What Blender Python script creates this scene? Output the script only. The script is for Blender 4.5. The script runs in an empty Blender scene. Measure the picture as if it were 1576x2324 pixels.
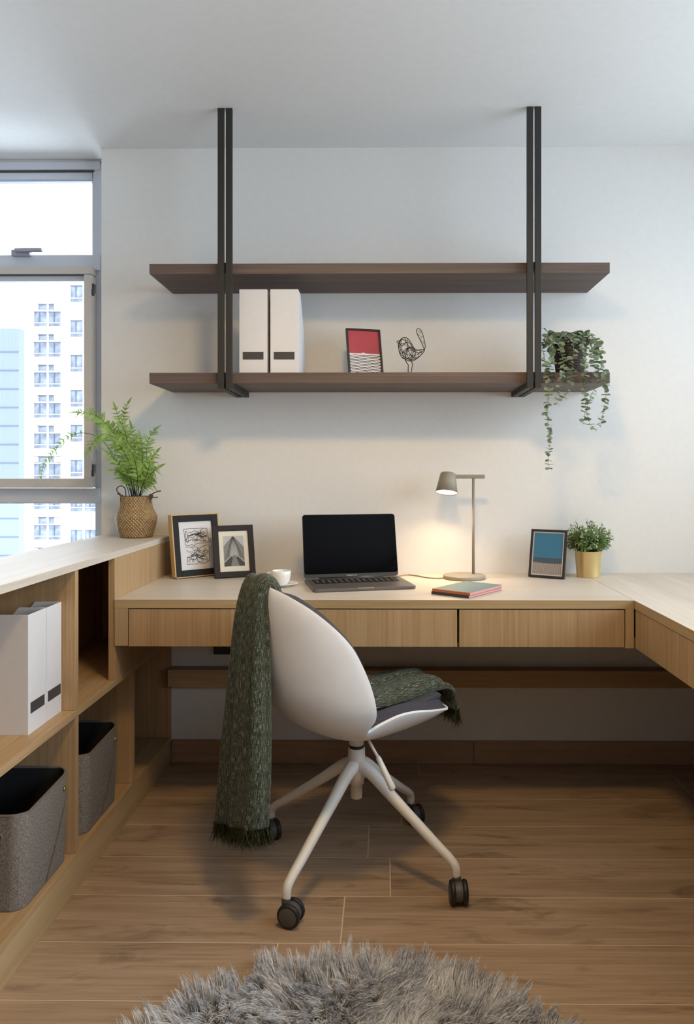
import bpy, bmesh, math, random
import numpy as np
from mathutils import Vector, Matrix

random.seed(7)
RNG = np.random.default_rng(7)
sc = bpy.context.scene
COL = sc.collection
PI = math.pi
R = math.radians

# ------------------------------------------------------------------ camera
TH, PCX, PCY, FPX, CAMZ = 0.010, 858.0, 1072.0, 1680.0, 1.146
cam_d = bpy.data.cameras.new('camera')
cam_d.sensor_fit = 'VERTICAL'
cam_d.sensor_height = 36.0
cam_d.sensor_width = 24.0
cam_d.lens = 36.0 * FPX / 2324.0
cam_d.shift_x = (788.0 - PCX) / 2324.0
cam_d.shift_y = (PCY - 1162.0) / 2324.0
cam_d.clip_start = 0.05
cam_d.clip_end = 400
cam = bpy.data.objects.new('camera', cam_d)
COL.objects.link(cam)
cam.location = (0, 0, CAMZ)
cam.rotation_euler = (R(90), 0, TH)
sc.camera = cam


def P(px, py, Y):
    """World point at distance Y that the photograph shows at pixel (px, py)."""
    u = (px - PCX) / FPX
    v = -(py - PCY) / FPX
    dx = -math.sin(TH) + u * math.cos(TH)
    dy = math.cos(TH) + u * math.sin(TH)
    t = Y / dy
    return Vector((dx * t, Y, CAMZ + v * t))


# ------------------------------------------------------------------ materials
def srgb(r, g, b):
    f = lambda c: (c / 255 / 12.92) if c / 255 <= 0.04045 else ((c / 255 + 0.055) / 1.055) ** 2.4
    return (f(r), f(g), f(b), 1.0)


def newmat(name):
    m = bpy.data.materials.new(name)
    m.use_nodes = True
    nt = m.node_tree
    b = nt.nodes['Principled BSDF']
    return m, nt, b


def N(nt, typ, **kw):
    n = nt.nodes.new(typ)
    for k, v in kw.items():
        if k.startswith('i_'):
            n.inputs[k[2:].replace('_', ' ')].default_value = v
        else:
            setattr(n, k, v)
    return n


def plain(name, col, rough=0.5, metal=0.0, spec=0.5, emit=None, estr=0.0, noise=0.0, nscale=40, bump=0.0, bscale=300, sheen=0.0):
    m, nt, b = newmat(name)
    c = (*col[:3], 1)
    b.inputs['Base Color'].default_value = c
    b.inputs['Roughness'].default_value = rough
    b.inputs['Metallic'].default_value = metal
    b.inputs['Specular IOR Level'].default_value = spec
    if sheen:
        b.inputs['Sheen Weight'].default_value = sheen
    tc = N(nt, 'ShaderNodeTexCoord')
    n = N(nt, 'ShaderNodeTexNoise', i_Scale=nscale, i_Detail=4.0)
    nt.links.new(tc.outputs['Object'], n.inputs['Vector'])
    rp = N(nt, 'ShaderNodeValToRGB')
    k = max(noise, 0.015)
    rp.color_ramp.elements[0].position = 0.3
    rp.color_ramp.elements[1].position = 0.7
    rp.color_ramp.elements[0].color = (c[0] * (1 - k), c[1] * (1 - k), c[2] * (1 - k), 1)
    rp.color_ramp.elements[1].color = (min(1, c[0] * (1 + k)), min(1, c[1] * (1 + k)), min(1, c[2] * (1 + k)), 1)
    nt.links.new(n.outputs['Fac'], rp.inputs['Fac'])
    nt.links.new(rp.outputs['Color'], b.inputs['Base Color'])
    if bump:
        n2 = N(nt, 'ShaderNodeTexNoise', i_Scale=bscale, i_Detail=3.0)
        nt.links.new(tc.outputs['Object'], n2.inputs['Vector'])
        bp = N(nt, 'ShaderNodeBump', i_Strength=bump, i_Distance=0.002)
        nt.links.new(n2.outputs['Fac'], bp.inputs['Height'])
        nt.links.new(bp.outputs['Normal'], b.inputs['Normal'])
    if emit:
        b.inputs['Emission Color'].default_value = (*emit[:3], 1)
        b.inputs['Emission Strength'].default_value = estr
    return m


def ramp(nt, stops):
    rp = N(nt, 'ShaderNodeValToRGB')
    e = rp.color_ramp.elements
    while len(e) < len(stops):
        e.new(0.5)
    for el, (p, c) in zip(e, stops):
        el.position = p
        el.color = (*c[:3], 1)
    return rp


def wood(name, dark, mid, light, axis='X', rough=0.45, s_big=11.0, s_fine=150.0, along=0.8, coord='Object', bump=0.12, knots=0.0, spec=0.35, warp=0.6):
    """Straight-grained timber: streaks stretched along one axis."""
    m, nt, b = newmat(name)
    L = nt.links
    tc = N(nt, 'ShaderNodeTexCoord')
    src = tc.outputs[coord]
    ai = 'XYZ'.index(axis)

    def mp(sc_across, sc_along):
        mm = N(nt, 'ShaderNodeMapping')
        s = [sc_across] * 3
        s[ai] = sc_along
        mm.inputs['Scale'].default_value = s
        L.new(src, mm.inputs['Vector'])
        return mm.outputs['Vector']
    n1 = N(nt, 'ShaderNodeTexNoise', i_Scale=1.0, i_Detail=5.0, i_Roughness=0.6, i_Distortion=warp)
    L.new(mp(s_big, along), n1.inputs['Vector'])
    n2 = N(nt, 'ShaderNodeTexNoise', i_Scale=1.0, i_Detail=3.0, i_Roughness=0.7)
    L.new(mp(s_fine, along * 2.5), n2.inputs['Vector'])
    n3 = N(nt, 'ShaderNodeTexNoise', i_Scale=1.0, i_Detail=2.0)
    L.new(mp(s_fine * 3.0, along * 8), n3.inputs['Vector'])
    a1 = N(nt, 'ShaderNodeMath', operation='MULTIPLY')
    a1.inputs[1].default_value = 0.45
    L.new(n1.outputs['Fac'], a1.inputs[0])
    a2 = N(nt, 'ShaderNodeMath', operation='MULTIPLY_ADD')
    a2.inputs[1].default_value = 0.38
    L.new(n2.outputs['Fac'], a2.inputs[0])
    L.new(a1.outputs[0], a2.inputs[2])
    a3 = N(nt, 'ShaderNodeMath', operation='MULTIPLY_ADD')
    a3.inputs[1].default_value = 0.17
    L.new(n3.outputs['Fac'], a3.inputs[0])
    L.new(a2.outputs[0], a3.inputs[2])
    rp = ramp(nt, [(0.36, dark), (0.5, mid), (0.64, light)])
    L.new(a3.outputs[0], rp.inputs['Fac'])
    col = rp.outputs['Color']
    if knots:
        nk = N(nt, 'ShaderNodeTexNoise', i_Scale=1.0, i_Detail=6.0, i_Roughness=0.65, i_Distortion=1.2)
        L.new(mp(10.0, 2.4), nk.inputs['Vector'])
        rk = ramp(nt, [(0.55, (1, 1, 1)), (0.68, (1 - knots, 1 - knots * 1.05, 1 - knots * 1.1))])
        L.new(nk.outputs['Fac'], rk.inputs['Fac'])
        mx = N(nt, 'ShaderNodeMix', data_type='RGBA', blend_type='MULTIPLY')
        mx.inputs[0].default_value = 1.0
        L.new(col, mx.inputs[6])
        L.new(rk.outputs['Color'], mx.inputs[7])
        col = mx.outputs[2]
    L.new(col, b.inputs['Base Color'])
    b.inputs['Roughness'].default_value = rough
    b.inputs['Specular IOR Level'].default_value = spec
    bp = N(nt, 'ShaderNodeBump', i_Strength=bump, i_Distance=0.001)
    L.new(n2.outputs['Fac'], bp.inputs['Height'])
    L.new(bp.outputs['Normal'], b.inputs['Normal'])
    return m


OD, OM, OL = (0.35, 0.215, 0.105), (0.455, 0.295, 0.150), (0.53, 0.36, 0.195)
M = {}
M['wall'] = plain('wall_paint', (0.77, 0.755, 0.725), 0.7, spec=0.2, bump=0.03, bscale=500)
M['ceil'] = plain('ceiling_paint', (0.78, 0.785, 0.78), 0.8, spec=0.1, bump=0.02, bscale=400)
M['wall_dark'] = plain('bounce_damping_brown', (0.42, 0.32, 0.24), 0.7)  # dark brown made up to cut light bounced off the unseen wall behind the camera
M['oak_x'] = wood('oak_grain_across', OD, OM, OL, 'X')
M['oak_y'] = wood('oak_grain_deep', OD, OM, OL, 'Y')
M['oak_z'] = wood('oak_grain_upright', OD, OM, OL, 'Z', s_big=24, s_fine=230, warp=1.4)
TD, TM_, TL = (0.565, 0.485, 0.395), (0.635, 0.555, 0.465), (0.70, 0.62, 0.53)
M['top_x'] = wood('desktop_oak_across', TD, TM_, TL, 'X', rough=0.4, s_big=7, s_fine=60, spec=0.5)
M['top_y'] = wood('desktop_oak_deep', TD, TM_, TL, 'Y', rough=0.5, s_big=7, s_fine=60, spec=0.4)
M['oak_edge'] = wood('oak_edge_band', (0.36, 0.245, 0.12), (0.46, 0.32, 0.165), (0.54, 0.39, 0.215), 'X', s_fine=160)
M['oak_edge_y'] = wood('oak_edge_band_deep', (0.36, 0.245, 0.12), (0.46, 0.32, 0.165), (0.54, 0.39, 0.215), 'Y', s_fine=160)
M['oak_edge_z'] = wood('oak_edge_band_upright', (0.36, 0.245, 0.12), (0.46, 0.32, 0.165), (0.54, 0.39, 0.215), 'Z', s_fine=160)
M['walnut'] = wood('walnut_shelf', (0.085, 0.059, 0.049), (0.128, 0.091, 0.076), (0.185, 0.135, 0.113), 'X', rough=0.55, s_big=14, s_fine=170, along=0.6)
M['plank'] = wood('floor_plank', (0.27, 0.178, 0.11), (0.40, 0.275, 0.178), (0.49, 0.35, 0.24), 'X', rough=0.38, s_big=11, s_fine=120, along=0.9, coord='UV', knots=0.42, spec=0.4, warp=2.2)
M['grout'] = plain('floor_grout', (0.66, 0.52, 0.35), 0.8)
M['skirting'] = wood('skirting_plank', (0.30, 0.185, 0.115), (0.40, 0.25, 0.155), (0.47, 0.30, 0.19), 'X', s_big=9, s_fine=70, knots=0.25)
M['black'] = plain('black_steel', (0.028, 0.026, 0.022), 0.55, spec=0.4)
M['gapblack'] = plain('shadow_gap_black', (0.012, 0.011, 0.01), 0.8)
M['alu'] = plain('window_aluminium', (0.66, 0.70, 0.78), 0.45, 0.0, spec=0.5)
M['alu_beige'] = plain('window_sash_beige', (0.62, 0.58, 0.54), 0.5)
M['alu_light'] = plain('window_white_strip', (0.72, 0.76, 0.84), 0.5)
M['handle'] = plain('window_handle_grey', (0.38, 0.38, 0.46), 0.4)
M['darkgrey'] = plain('dark_rubber_gasket', (0.06, 0.06, 0.07), 0.6)
M['white_card'] = plain('white_card', (0.72, 0.70, 0.70), 0.6, spec=0.3)
M['card_in'] = plain('grey_card_inside', (0.30, 0.28, 0.27), 0.8)
M['label'] = plain('label_charcoal', (0.055, 0.05, 0.048), 0.6)
M['white_plastic'] = plain('white_plastic', (0.78, 0.765, 0.755), 0.38, spec=0.45)
M['white_metal'] = plain('white_powder_coat', (0.76, 0.72, 0.66), 0.42, spec=0.45)
M['rubber'] = plain('caster_rubber', (0.014, 0.013, 0.013), 0.5)
M['caster_grey'] = plain('caster_grey_plastic', (0.085, 0.08, 0.075), 0.5)
M['pad'] = plain('seat_fabric_charcoal', (0.060, 0.056, 0.066), 0.9, noise=0.35, nscale=500, bump=0.4, bscale=900, sheen=0.03, spec=0.15)
M['lamp'] = plain('lamp_taupe_paint', (0.30, 0.27, 0.215), 0.45, spec=0.4)
M['diffuser'] = plain('lamp_diffuser', (1, 0.95, 0.85), 0.5, emit=(1.0, 0.80, 0.55), estr=7.0)
M['cable'] = plain('cable_taupe', (0.30, 0.25, 0.17), 0.6)
M['china'] = plain('white_china', (0.80, 0.77, 0.72), 0.15)
M['alum_dark'] = plain('space_grey_aluminium', (0.15, 0.132, 0.122), 0.42, 0.45)
M['lid_grey'] = plain('lid_dark_grey', (0.035, 0.031, 0.029), 0.45, 0.2)
M['alum_edge'] = plain('aluminium_edge', (0.42, 0.37, 0.33), 0.35, 0.8)
M['screen'] = plain('glossy_black_screen', (0.002, 0.002, 0.003), 0.05, spec=0.12)
M['keys'] = plain('black_keys', (0.012, 0.012, 0.013), 0.4)
M['keymark'] = plain('silver_lettering', (0.55, 0.54, 0.52), 0.5)
M['gold'] = plain('brass_foil', (0.72, 0.56, 0.27), 0.34, 0.6)
M['gold_wood'] = wood('gold_edged_wood', (0.46, 0.28, 0.10), (0.58, 0.37, 0.15), (0.66, 0.44, 0.2), 'Z', s_fine=80)
M['slate'] = plain('slate_frame', (0.026, 0.027, 0.028), 0.75, spec=0.2)
M['espresso'] = plain('espresso_frame', (0.026, 0.020, 0.017), 0.6, spec=0.25)
M['blackframe'] = plain('black_frame', (0.018, 0.016, 0.016), 0.45)
M['paper'] = plain('paper_white', (0.72, 0.69, 0.68), 0.7)
M['paper_warm'] = plain('mount_card', (0.76, 0.70, 0.58), 0.8)
M['ink'] = plain('ink_black', (0.02, 0.02, 0.022), 0.7)
M['red'] = plain('print_red', (0.40, 0.05, 0.07), 0.5, noise=0.06, nscale=15)
M['blue'] = plain('print_blue', (0.045, 0.20, 0.36), 0.35, noise=0.05, nscale=15)
M['blue2'] = plain('print_slate_blue', (0.045, 0.105, 0.16), 0.4)
M['taupe'] = plain('print_taupe', (0.16, 0.125, 0.12), 0.5)
M['grey1'] = plain('print_grey_light', (0.50, 0.48, 0.46), 0.7)
M['grey2'] = plain('print_grey_mid', (0.22, 0.21, 0.20), 0.7)
M['grey3'] = plain('print_grey_dark', (0.06, 0.057, 0.055), 0.7)
M['stand'] = plain('easel_board', (0.09, 0.055, 0.035), 0.8)
M['teal'] = plain('notebook_teal', (0.155, 0.245, 0.25), 0.6, noise=0.06, nscale=60)
M['orange'] = plain('notebook_orange_spine', (0.50, 0.13, 0.045), 0.6)
M['charcoal'] = plain('notebook_charcoal_spine', (0.045, 0.042, 0.05), 0.6)
M['pink'] = plain('notebook_coral_pages', (0.72, 0.30, 0.25), 0.7)
M['felt_in'] = plain('black_lining', (0.012, 0.012, 0.013), 0.95)
M['leather'] = plain('felt_edge_binding', (0.16, 0.13, 0.105), 0.8)
M['brass'] = plain('brass_rivet', (0.55, 0.38, 0.13), 0.3, 0.9)
M['stem'] = plain('dark_stem', (0.045, 0.05, 0.02), 0.6)
M['stem_g'] = plain('green_stem', (0.16, 0.21, 0.09), 0.6)
M['soil'] = plain('dark_soil', (0.02, 0.017, 0.013), 0.95, noise=0.4)
M['rope'] = plain('twisted_cord', (0.10, 0.06, 0.035), 0.85, noise=0.4, nscale=300)
M['wire'] = plain('black_wire', (0.015, 0.013, 0.012), 0.5)


def leafmat(name, dark, light, trans=0.25, rough=0.5, scale=25):
    m, nt, b = newmat(name)
    L = nt.links
    tc = N(nt, 'ShaderNodeTexCoord')
    n = N(nt, 'ShaderNodeTexNoise', i_Scale=scale, i_Detail=3.0)
    L.new(tc.outputs['Object'], n.inputs['Vector'])
    rp = ramp(nt, [(0.3, dark), (0.7, light)])
    L.new(n.outputs['Fac'], rp.inputs['Fac'])
    L.new(rp.outputs['Color'], b.inputs['Base Color'])
    b.inputs['Roughness'].default_value = rough
    tr = N(nt, 'ShaderNodeBsdfTranslucent')
    L.new(rp.outputs['Color'], tr.inputs['Color'])
    mx = N(nt, 'ShaderNodeMixShader')
    mx.inputs[0].default_value = trans
    L.new(b.outputs[0], mx.inputs[1])
    L.new(tr.outputs[0], mx.inputs[2])
    L.new(mx.outputs[0], nt.nodes['Material Output'].inputs['Surface'])
    return m


M['fern'] = leafmat('fern_leaf', (0.17, 0.30, 0.045), (0.36, 0.52, 0.13), 0.35, 0.5, 18)
M['euca'] = leafmat('eucalyptus_leaf', (0.12, 0.17, 0.095), (0.29, 0.36, 0.24), 0.15, 0.5, 30)
M['bush'] = leafmat('bush_leaf', (0.05, 0.115, 0.022), (0.17, 0.29, 0.075), 0.15, 0.5, 60)
M['bush_pale'] = leafmat('bush_pale_tip', (0.42, 0.50, 0.25), (0.66, 0.70, 0.46), 0.2, 0.5, 80)


def glass_mat():
    m, nt, b = newmat('window_glass')
    L = nt.links
    nt.nodes.remove(b)
    tr = N(nt, 'ShaderNodeBsdfTransparent')
    tr.inputs['Color'].default_value = (0.96, 0.98, 0.98, 1)
    gl = N(nt, 'ShaderNodeBsdfGlossy')
    gl.inputs['Roughness'].default_value = 0.02
    fr = N(nt, 'ShaderNodeFresnel', i_IOR=1.25)
    mx = N(nt, 'ShaderNodeMixShader')
    L.new(fr.outputs[0], mx.inputs[0])
    L.new(tr.outputs[0], mx.inputs[1])
    L.new(gl.outputs[0], mx.inputs[2])
    L.new(mx.outputs[0], nt.nodes['Material Output'].inputs['Surface'])
    return m


M['glass'] = glass_mat()


def screen_mesh_mat():
    """Fine insect netting: see-through with thin grey threads."""
    m, nt, b = newmat('insect_netting')
    L = nt.links
    b.inputs['Base Color'].default_value = (0.30, 0.33, 0.42, 1)
    tc = N(nt, 'ShaderNodeTexCoord')
    sp = N(nt, 'ShaderNodeSeparateXYZ')
    L.new(tc.outputs['Object'], sp.inputs[0])
    outs = []
    for ax in ('X', 'Z'):
        f = N(nt, 'ShaderNodeMath', operation='MULTIPLY')
        f.inputs[1].default_value = 1 / 0.0042
        L.new(sp.outputs[ax], f.inputs[0])
        g = N(nt, 'ShaderNodeMath', operation='FRACT')
        L.new(f.outputs[0], g.inputs[0])
        h = N(nt, 'ShaderNodeMath', operation='LESS_THAN')
        h.inputs[1].default_value = 0.06
        L.new(g.outputs[0], h.inputs[0])
        outs.append(h.outputs[0])
    mxm = N(nt, 'ShaderNodeMath', operation='MAXIMUM')
    L.new(outs[0], mxm.inputs[0])
    L.new(outs[1], mxm.inputs[1])
    tr = N(nt, 'ShaderNodeBsdfTransparent')
    mx = N(nt, 'ShaderNodeMixShader')
    L.new(mxm.outputs[0], mx.inputs[0])
    L.new(tr.outputs[0], mx.inputs[1])
    L.new(b.outputs[0], mx.inputs[2])
    L.new(mx.outputs[0], nt.nodes['Material Output'].inputs['Surface'])
    return m


M['netting'] = screen_mesh_mat()


def weave_mat():
    m, nt, b = newmat('seagrass_weave')
    L = nt.links
    tc = N(nt, 'ShaderNodeTexCoord')
    hs = []
    for rot in (R(38), R(-38)):
        mp = N(nt, 'ShaderNodeMapping')
        mp.inputs['Rotation'].default_value = (0, 0, rot)
        L.new(tc.outputs['UV'], mp.inputs['Vector'])
        w = N(nt, 'ShaderNodeTexWave', wave_type='BANDS', i_Scale=36.0, i_Distortion=1.0, i_Detail=1.0)
        L.new(mp.outputs[0], w.inputs['Vector'])
        hs.append(w.outputs['Fac'])
    mu = N(nt, 'ShaderNodeMath', operation='MULTIPLY')
    L.new(hs[0], mu.inputs[0])
    L.new(hs[1], mu.inputs[1])
    n = N(nt, 'ShaderNodeTexNoise', i_Scale=70.0, i_Detail=3.0)
    L.new(tc.outputs['UV'], n.inputs['Vector'])
    ad = N(nt, 'ShaderNodeMath', operation='MULTIPLY_ADD')
    ad.inputs[1].default_value = 0.6
    L.new(n.outputs['Fac'], ad.inputs[0])
    L.new(mu.outputs[0], ad.inputs[2])
    rp = ramp(nt, [(0.18, (0.17, 0.09, 0.032)), (0.45, (0.42, 0.255, 0.105)), (1.0, (0.68, 0.48, 0.24))])
    L.new(ad.outputs[0], rp.inputs['Fac'])
    # the dipped white patch on one side of the belly
    sp = N(nt, 'ShaderNodeSeparateXYZ')
    L.new(tc.outputs['Object'], sp.inputs[0])
    n2 = N(nt, 'ShaderNodeTexNoise', i_Scale=120.0, i_Detail=2.0)
    L.new(tc.outputs['Object'], n2.inputs['Vector'])
    k = N(nt, 'ShaderNodeMath', operation='MULTIPLY_ADD')
    k.inputs[1].default_value = 0.03
    L.new(n2.outputs['Fac'], k.inputs[0])
    L.new(sp.outputs['X'], k.inputs[2])
    lt = N(nt, 'ShaderNodeMath', operation='LESS_THAN')
    lt.inputs[1].default_value = -0.043
    L.new(k.outputs[0], lt.inputs[0])
    mx = N(nt, 'ShaderNodeMix', data_type='RGBA')
    mx.inputs[7].default_value = (0.75, 0.73, 0.70, 1)
    L.new(lt.outputs[0], mx.inputs[0])
    L.new(rp.outputs['Color'], mx.inputs[6])
    L.new(mx.outputs[2], b.inputs['Base Color'])
    b.inputs['Roughness'].default_value = 0.75
    bp = N(nt, 'ShaderNodeBump', i_Strength=1.0, i_Distance=0.006)
    L.new(mu.outputs[0], bp.inputs['Height'])
    L.new(bp.outputs['Normal'], b.inputs['Normal'])
    return m


M['weave'] = weave_mat()


def darkweave_mat():
    m, nt, b = newmat('dark_wicker_weave')
    L = nt.links
    tc = N(nt, 'ShaderNodeTexCoord')
    br = N(nt, 'ShaderNodeTexBrick', i_Scale=28.0)
    br.inputs['Color1'].default_value = (0.10, 0.055, 0.035, 1)
    br.inputs['Color2'].default_value = (0.055, 0.034, 0.026, 1)
    br.inputs['Mortar'].default_value = (0.008, 0.006, 0.006, 1)
    br.inputs['Mortar Size'].default_value = 0.05
    L.new(tc.outputs['UV'], br.inputs['Vector'])
    L.new(br.outputs['Color'], b.inputs['Base Color'])
    b.inputs['Roughness'].default_value = 0.8
    bp = N(nt, 'ShaderNodeBump', i_Strength=1.0, i_Distance=0.004, invert=True)
    L.new(br.outputs['Fac'], bp.inputs['Height'])
    L.new(bp.outputs['Normal'], b.inputs['Normal'])
    return m


M['wicker'] = darkweave_mat()


def felt_mat():
    m, nt, b = newmat('grey_felt')
    L = nt.links
    tc = N(nt, 'ShaderNodeTexCoord')
    n = N(nt, 'ShaderNodeTexNoise', i_Scale=260.0, i_Detail=6.0, i_Roughness=0.75)
    L.new(tc.outputs['Object'], n.inputs['Vector'])
    rp = ramp(nt, [(0.34, (0.115, 0.098, 0.082)), (0.5, (0.225, 0.198, 0.172)), (0.66, (0.36, 0.33, 0.30))])
    L.new(n.outputs['Fac'], rp.inputs['Fac'])
    L.new(rp.outputs['Color'], b.inputs['Base Color'])
    b.inputs['Roughness'].default_value = 0.95
    b.inputs['Specular IOR Level'].default_value = 0.1
    bp = N(nt, 'ShaderNodeBump', i_Strength=0.5, i_Distance=0.002)
    L.new(n.outputs['Fac'], bp.inputs['Height'])
    L.new(bp.outputs['Normal'], b.inputs['Normal'])
    return m


M['felt'] = felt_mat()


def throw_mat(name):
    m, nt, b = newmat(name)
    L = nt.links
    tc = N(nt, 'ShaderNodeTexCoord')

    def nz(sx, sy, det):
        mp = N(nt, 'ShaderNodeMapping')
        mp.inputs['Scale'].default_value = (sx, sy, 1)
        L.new(tc.outputs['UV'], mp.inputs['Vector'])
        n = N(nt, 'ShaderNodeTexNoise', i_Scale=1.0, i_Detail=det, i_Roughness=0.7)
        L.new(mp.outputs[0], n.inputs['Vector'])
        return n.outputs['Fac']
    a = nz(560, 330, 2)
    c = nz(300, 48, 3)
    ad = N(nt, 'ShaderNodeMath', operation='MULTIPLY_ADD')
    ad.inputs[1].default_value = 0.62
    L.new(c, ad.inputs[0])
    mu = N(nt, 'ShaderNodeMath', operation='MULTIPLY')
    mu.inputs[1].default_value = 0.5
    L.new(a, mu.inputs[0])
    L.new(mu.outputs[0], ad.inputs[2])
    rp = ramp(nt, [(0.44, (0.012, 0.016, 0.009)), (0.55, (0.040, 0.048, 0.027)), (0.625, (0.115, 0.125, 0.085)), (0.72, (0.55, 0.54, 0.43))])
    L.new(ad.outputs[0], rp.inputs['Fac'])
    L.new(rp.outputs['Color'], b.inputs['Base Color'])
    b.inputs['Roughness'].default_value = 0.95
    b.inputs['Specular IOR Level'].default_value = 0.1
    b.inputs['Sheen Weight'].default_value = 0.12
    b.inputs['Sheen Roughness'].default_value = 0.5
    bp = N(nt, 'ShaderNodeBump', i_Strength=0.9, i_Distance=0.004)
    L.new(ad.outputs[0], bp.inputs['Height'])
    L.new(bp.outputs['Normal'], b.inputs['Normal'])
    return m


M['throw'] = throw_mat('heathered_green_wool')
M['fringe'] = plain('green_wool_fringe', (0.036, 0.040, 0.020), 0.95, noise=0.6, nscale=120, spec=0.1)


def pile_mat():
    m, nt, b = newmat('shaggy_grey_pile')
    L = nt.links
    tc = N(nt, 'ShaderNodeTexCoord')
    n = N(nt, 'ShaderNodeTexNoise', i_Scale=11.0, i_Detail=4.0, i_Roughness=0.6)
    L.new(tc.outputs['Object'], n.inputs['Vector'])
    n2 = N(nt, 'ShaderNodeTexNoise', i_Scale=160.0, i_Detail=1.0)
    L.new(tc.outputs['Object'], n2.inputs['Vector'])
    ad = N(nt, 'ShaderNodeMath', operation='MULTIPLY_ADD')
    ad.inputs[1].default_value = 0.45
    L.new(n2.outputs['Fac'], ad.inputs[0])
    mu = N(nt, 'ShaderNodeMath', operation='MULTIPLY')
    mu.inputs[1].default_value = 0.6
    L.new(n.outputs['Fac'], mu.inputs[0])
    L.new(mu.outputs[0], ad.inputs[2])
    rp = ramp(nt, [(0.36, (0.27, 0.275, 0.30)), (0.50, (0.66, 0.66, 0.68)), (0.64, (0.92, 0.91, 0.91))])
    L.new(ad.outputs[0], rp.inputs['Fac'])
    L.new(rp.outputs['Color'], b.inputs['Base Color'])
    b.inputs['Roughness'].default_value = 0.8
    b.inputs['Specular IOR Level'].default_value = 0.2
    tr = N(nt, 'ShaderNodeBsdfTranslucent')
    L.new(rp.outputs['Color'], tr.inputs['Color'])
    mx = N(nt, 'ShaderNodeMixShader')
    mx.inputs[0].default_value = 0.3
    L.new(b.outputs[0], mx.inputs[1])
    L.new(tr.outputs[0], mx.inputs[2])
    L.new(mx.outputs[0], nt.nodes['Material Output'].inputs['Surface'])
    return m


M['pile'] = pile_mat()
M['tower'] = plain('tower_render', (0.80, 0.80, 0.80), 0.9)
M['tower_blue'] = plain('tower_pale_tile', (0.125, 0.14, 0.16), 0.9)
M['tower_pane'] = plain('tower_window_pane', (0.16, 0.17, 0.20), 0.6, noise=0.45, nscale=1.2, spec=0.1)
M['tower_trim'] = plain('tower_trim_grey', (0.085, 0.092, 0.115), 0.8, spec=0.1)


# ------------------------------------------------------------------ geometry helpers
def bx(bm, x0, x1, y0, y1, z0, z1, mi=0):
    v = [bm.verts.new(p) for p in ((x0, y0, z0), (x1, y0, z0), (x1, y1, z0), (x0, y1, z0), (x0, y0, z1), (x1, y0, z1), (x1, y1, z1), (x0, y1, z1))]
    fs = []
    for q in ((0, 3, 2, 1), (4, 5, 6, 7), (0, 1, 5, 4), (1, 2, 6, 5), (2, 3, 7, 6), (3, 0, 4, 7)):
        f = bm.faces.new([v[i] for i in q])
        f.material_index = mi
        fs.append(f)
    return fs


def prism(bm, pts, axis, a0, a1, mi=0):
    """Extrude a 2D outline along an axis; pts in the other two axes' order."""
    def mk(p, a):
        q = list(p)
        q.insert(axis, a)
        return q
    lo = [bm.verts.new(mk(p, a0)) for p in pts]
    hi = [bm.verts.new(mk(p, a1)) for p in pts]
    n = len(pts)
    fs = [bm.faces.new(lo[::-1]), bm.faces.new(hi)]
    for i in range(n):
        fs.append(bm.faces.new((lo[i], lo[(i + 1) % n], hi[(i + 1) % n], hi[i])))
    for f in fs:
        f.material_index = mi
    return fs


def tube(bm, pts, rad, n=8, mi=0, closed=False, flat=1.0):
    pts = [Vector(p) for p in pts]
    k = len(pts)
    rr = [rad] * k if not hasattr(rad, '__len__') else list(rad)
    rings = []
    prev = None
    for i, p in enumerate(pts):
        a = pts[(i - 1) % k] if (closed or i > 0) else p
        b = pts[(i + 1) % k] if (closed or i < k - 1) else p
        t = (b - a)
        if t.length < 1e-9:
            t = Vector((0, 0, 1))
        t.normalize()
        if prev is None:
            ref = Vector((0, 0, 1)) if abs(t.z) < 0.9 else Vector((1, 0, 0))
            s = t.cross(ref).normalized()
        else:
            s = (prev - t * prev.dot(t))
            if s.length < 1e-6:
                s = t.orthogonal()
            s.normalize()
        prev = s
        u = t.cross(s)
        rings.append([bm.verts.new(p + (s * math.cos(2 * PI * j / n) + u * math.sin(2 * PI * j / n) * flat) * rr[i]) for j in range(n)])
    fs = []
    for i in range(k if closed else k - 1):
        A, B = rings[i], rings[(i + 1) % k]
        for j in range(n):
            fs.append(bm.faces.new((A[j], A[(j + 1) % n], B[(j + 1) % n], B[j])))
    if not closed:
        fs.append(bm.faces.new(rings[0][::-1]))
        fs.append(bm.faces.new(rings[-1]))
    for f in fs:
        f.material_index = mi
        f.smooth = True
    return fs


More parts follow.
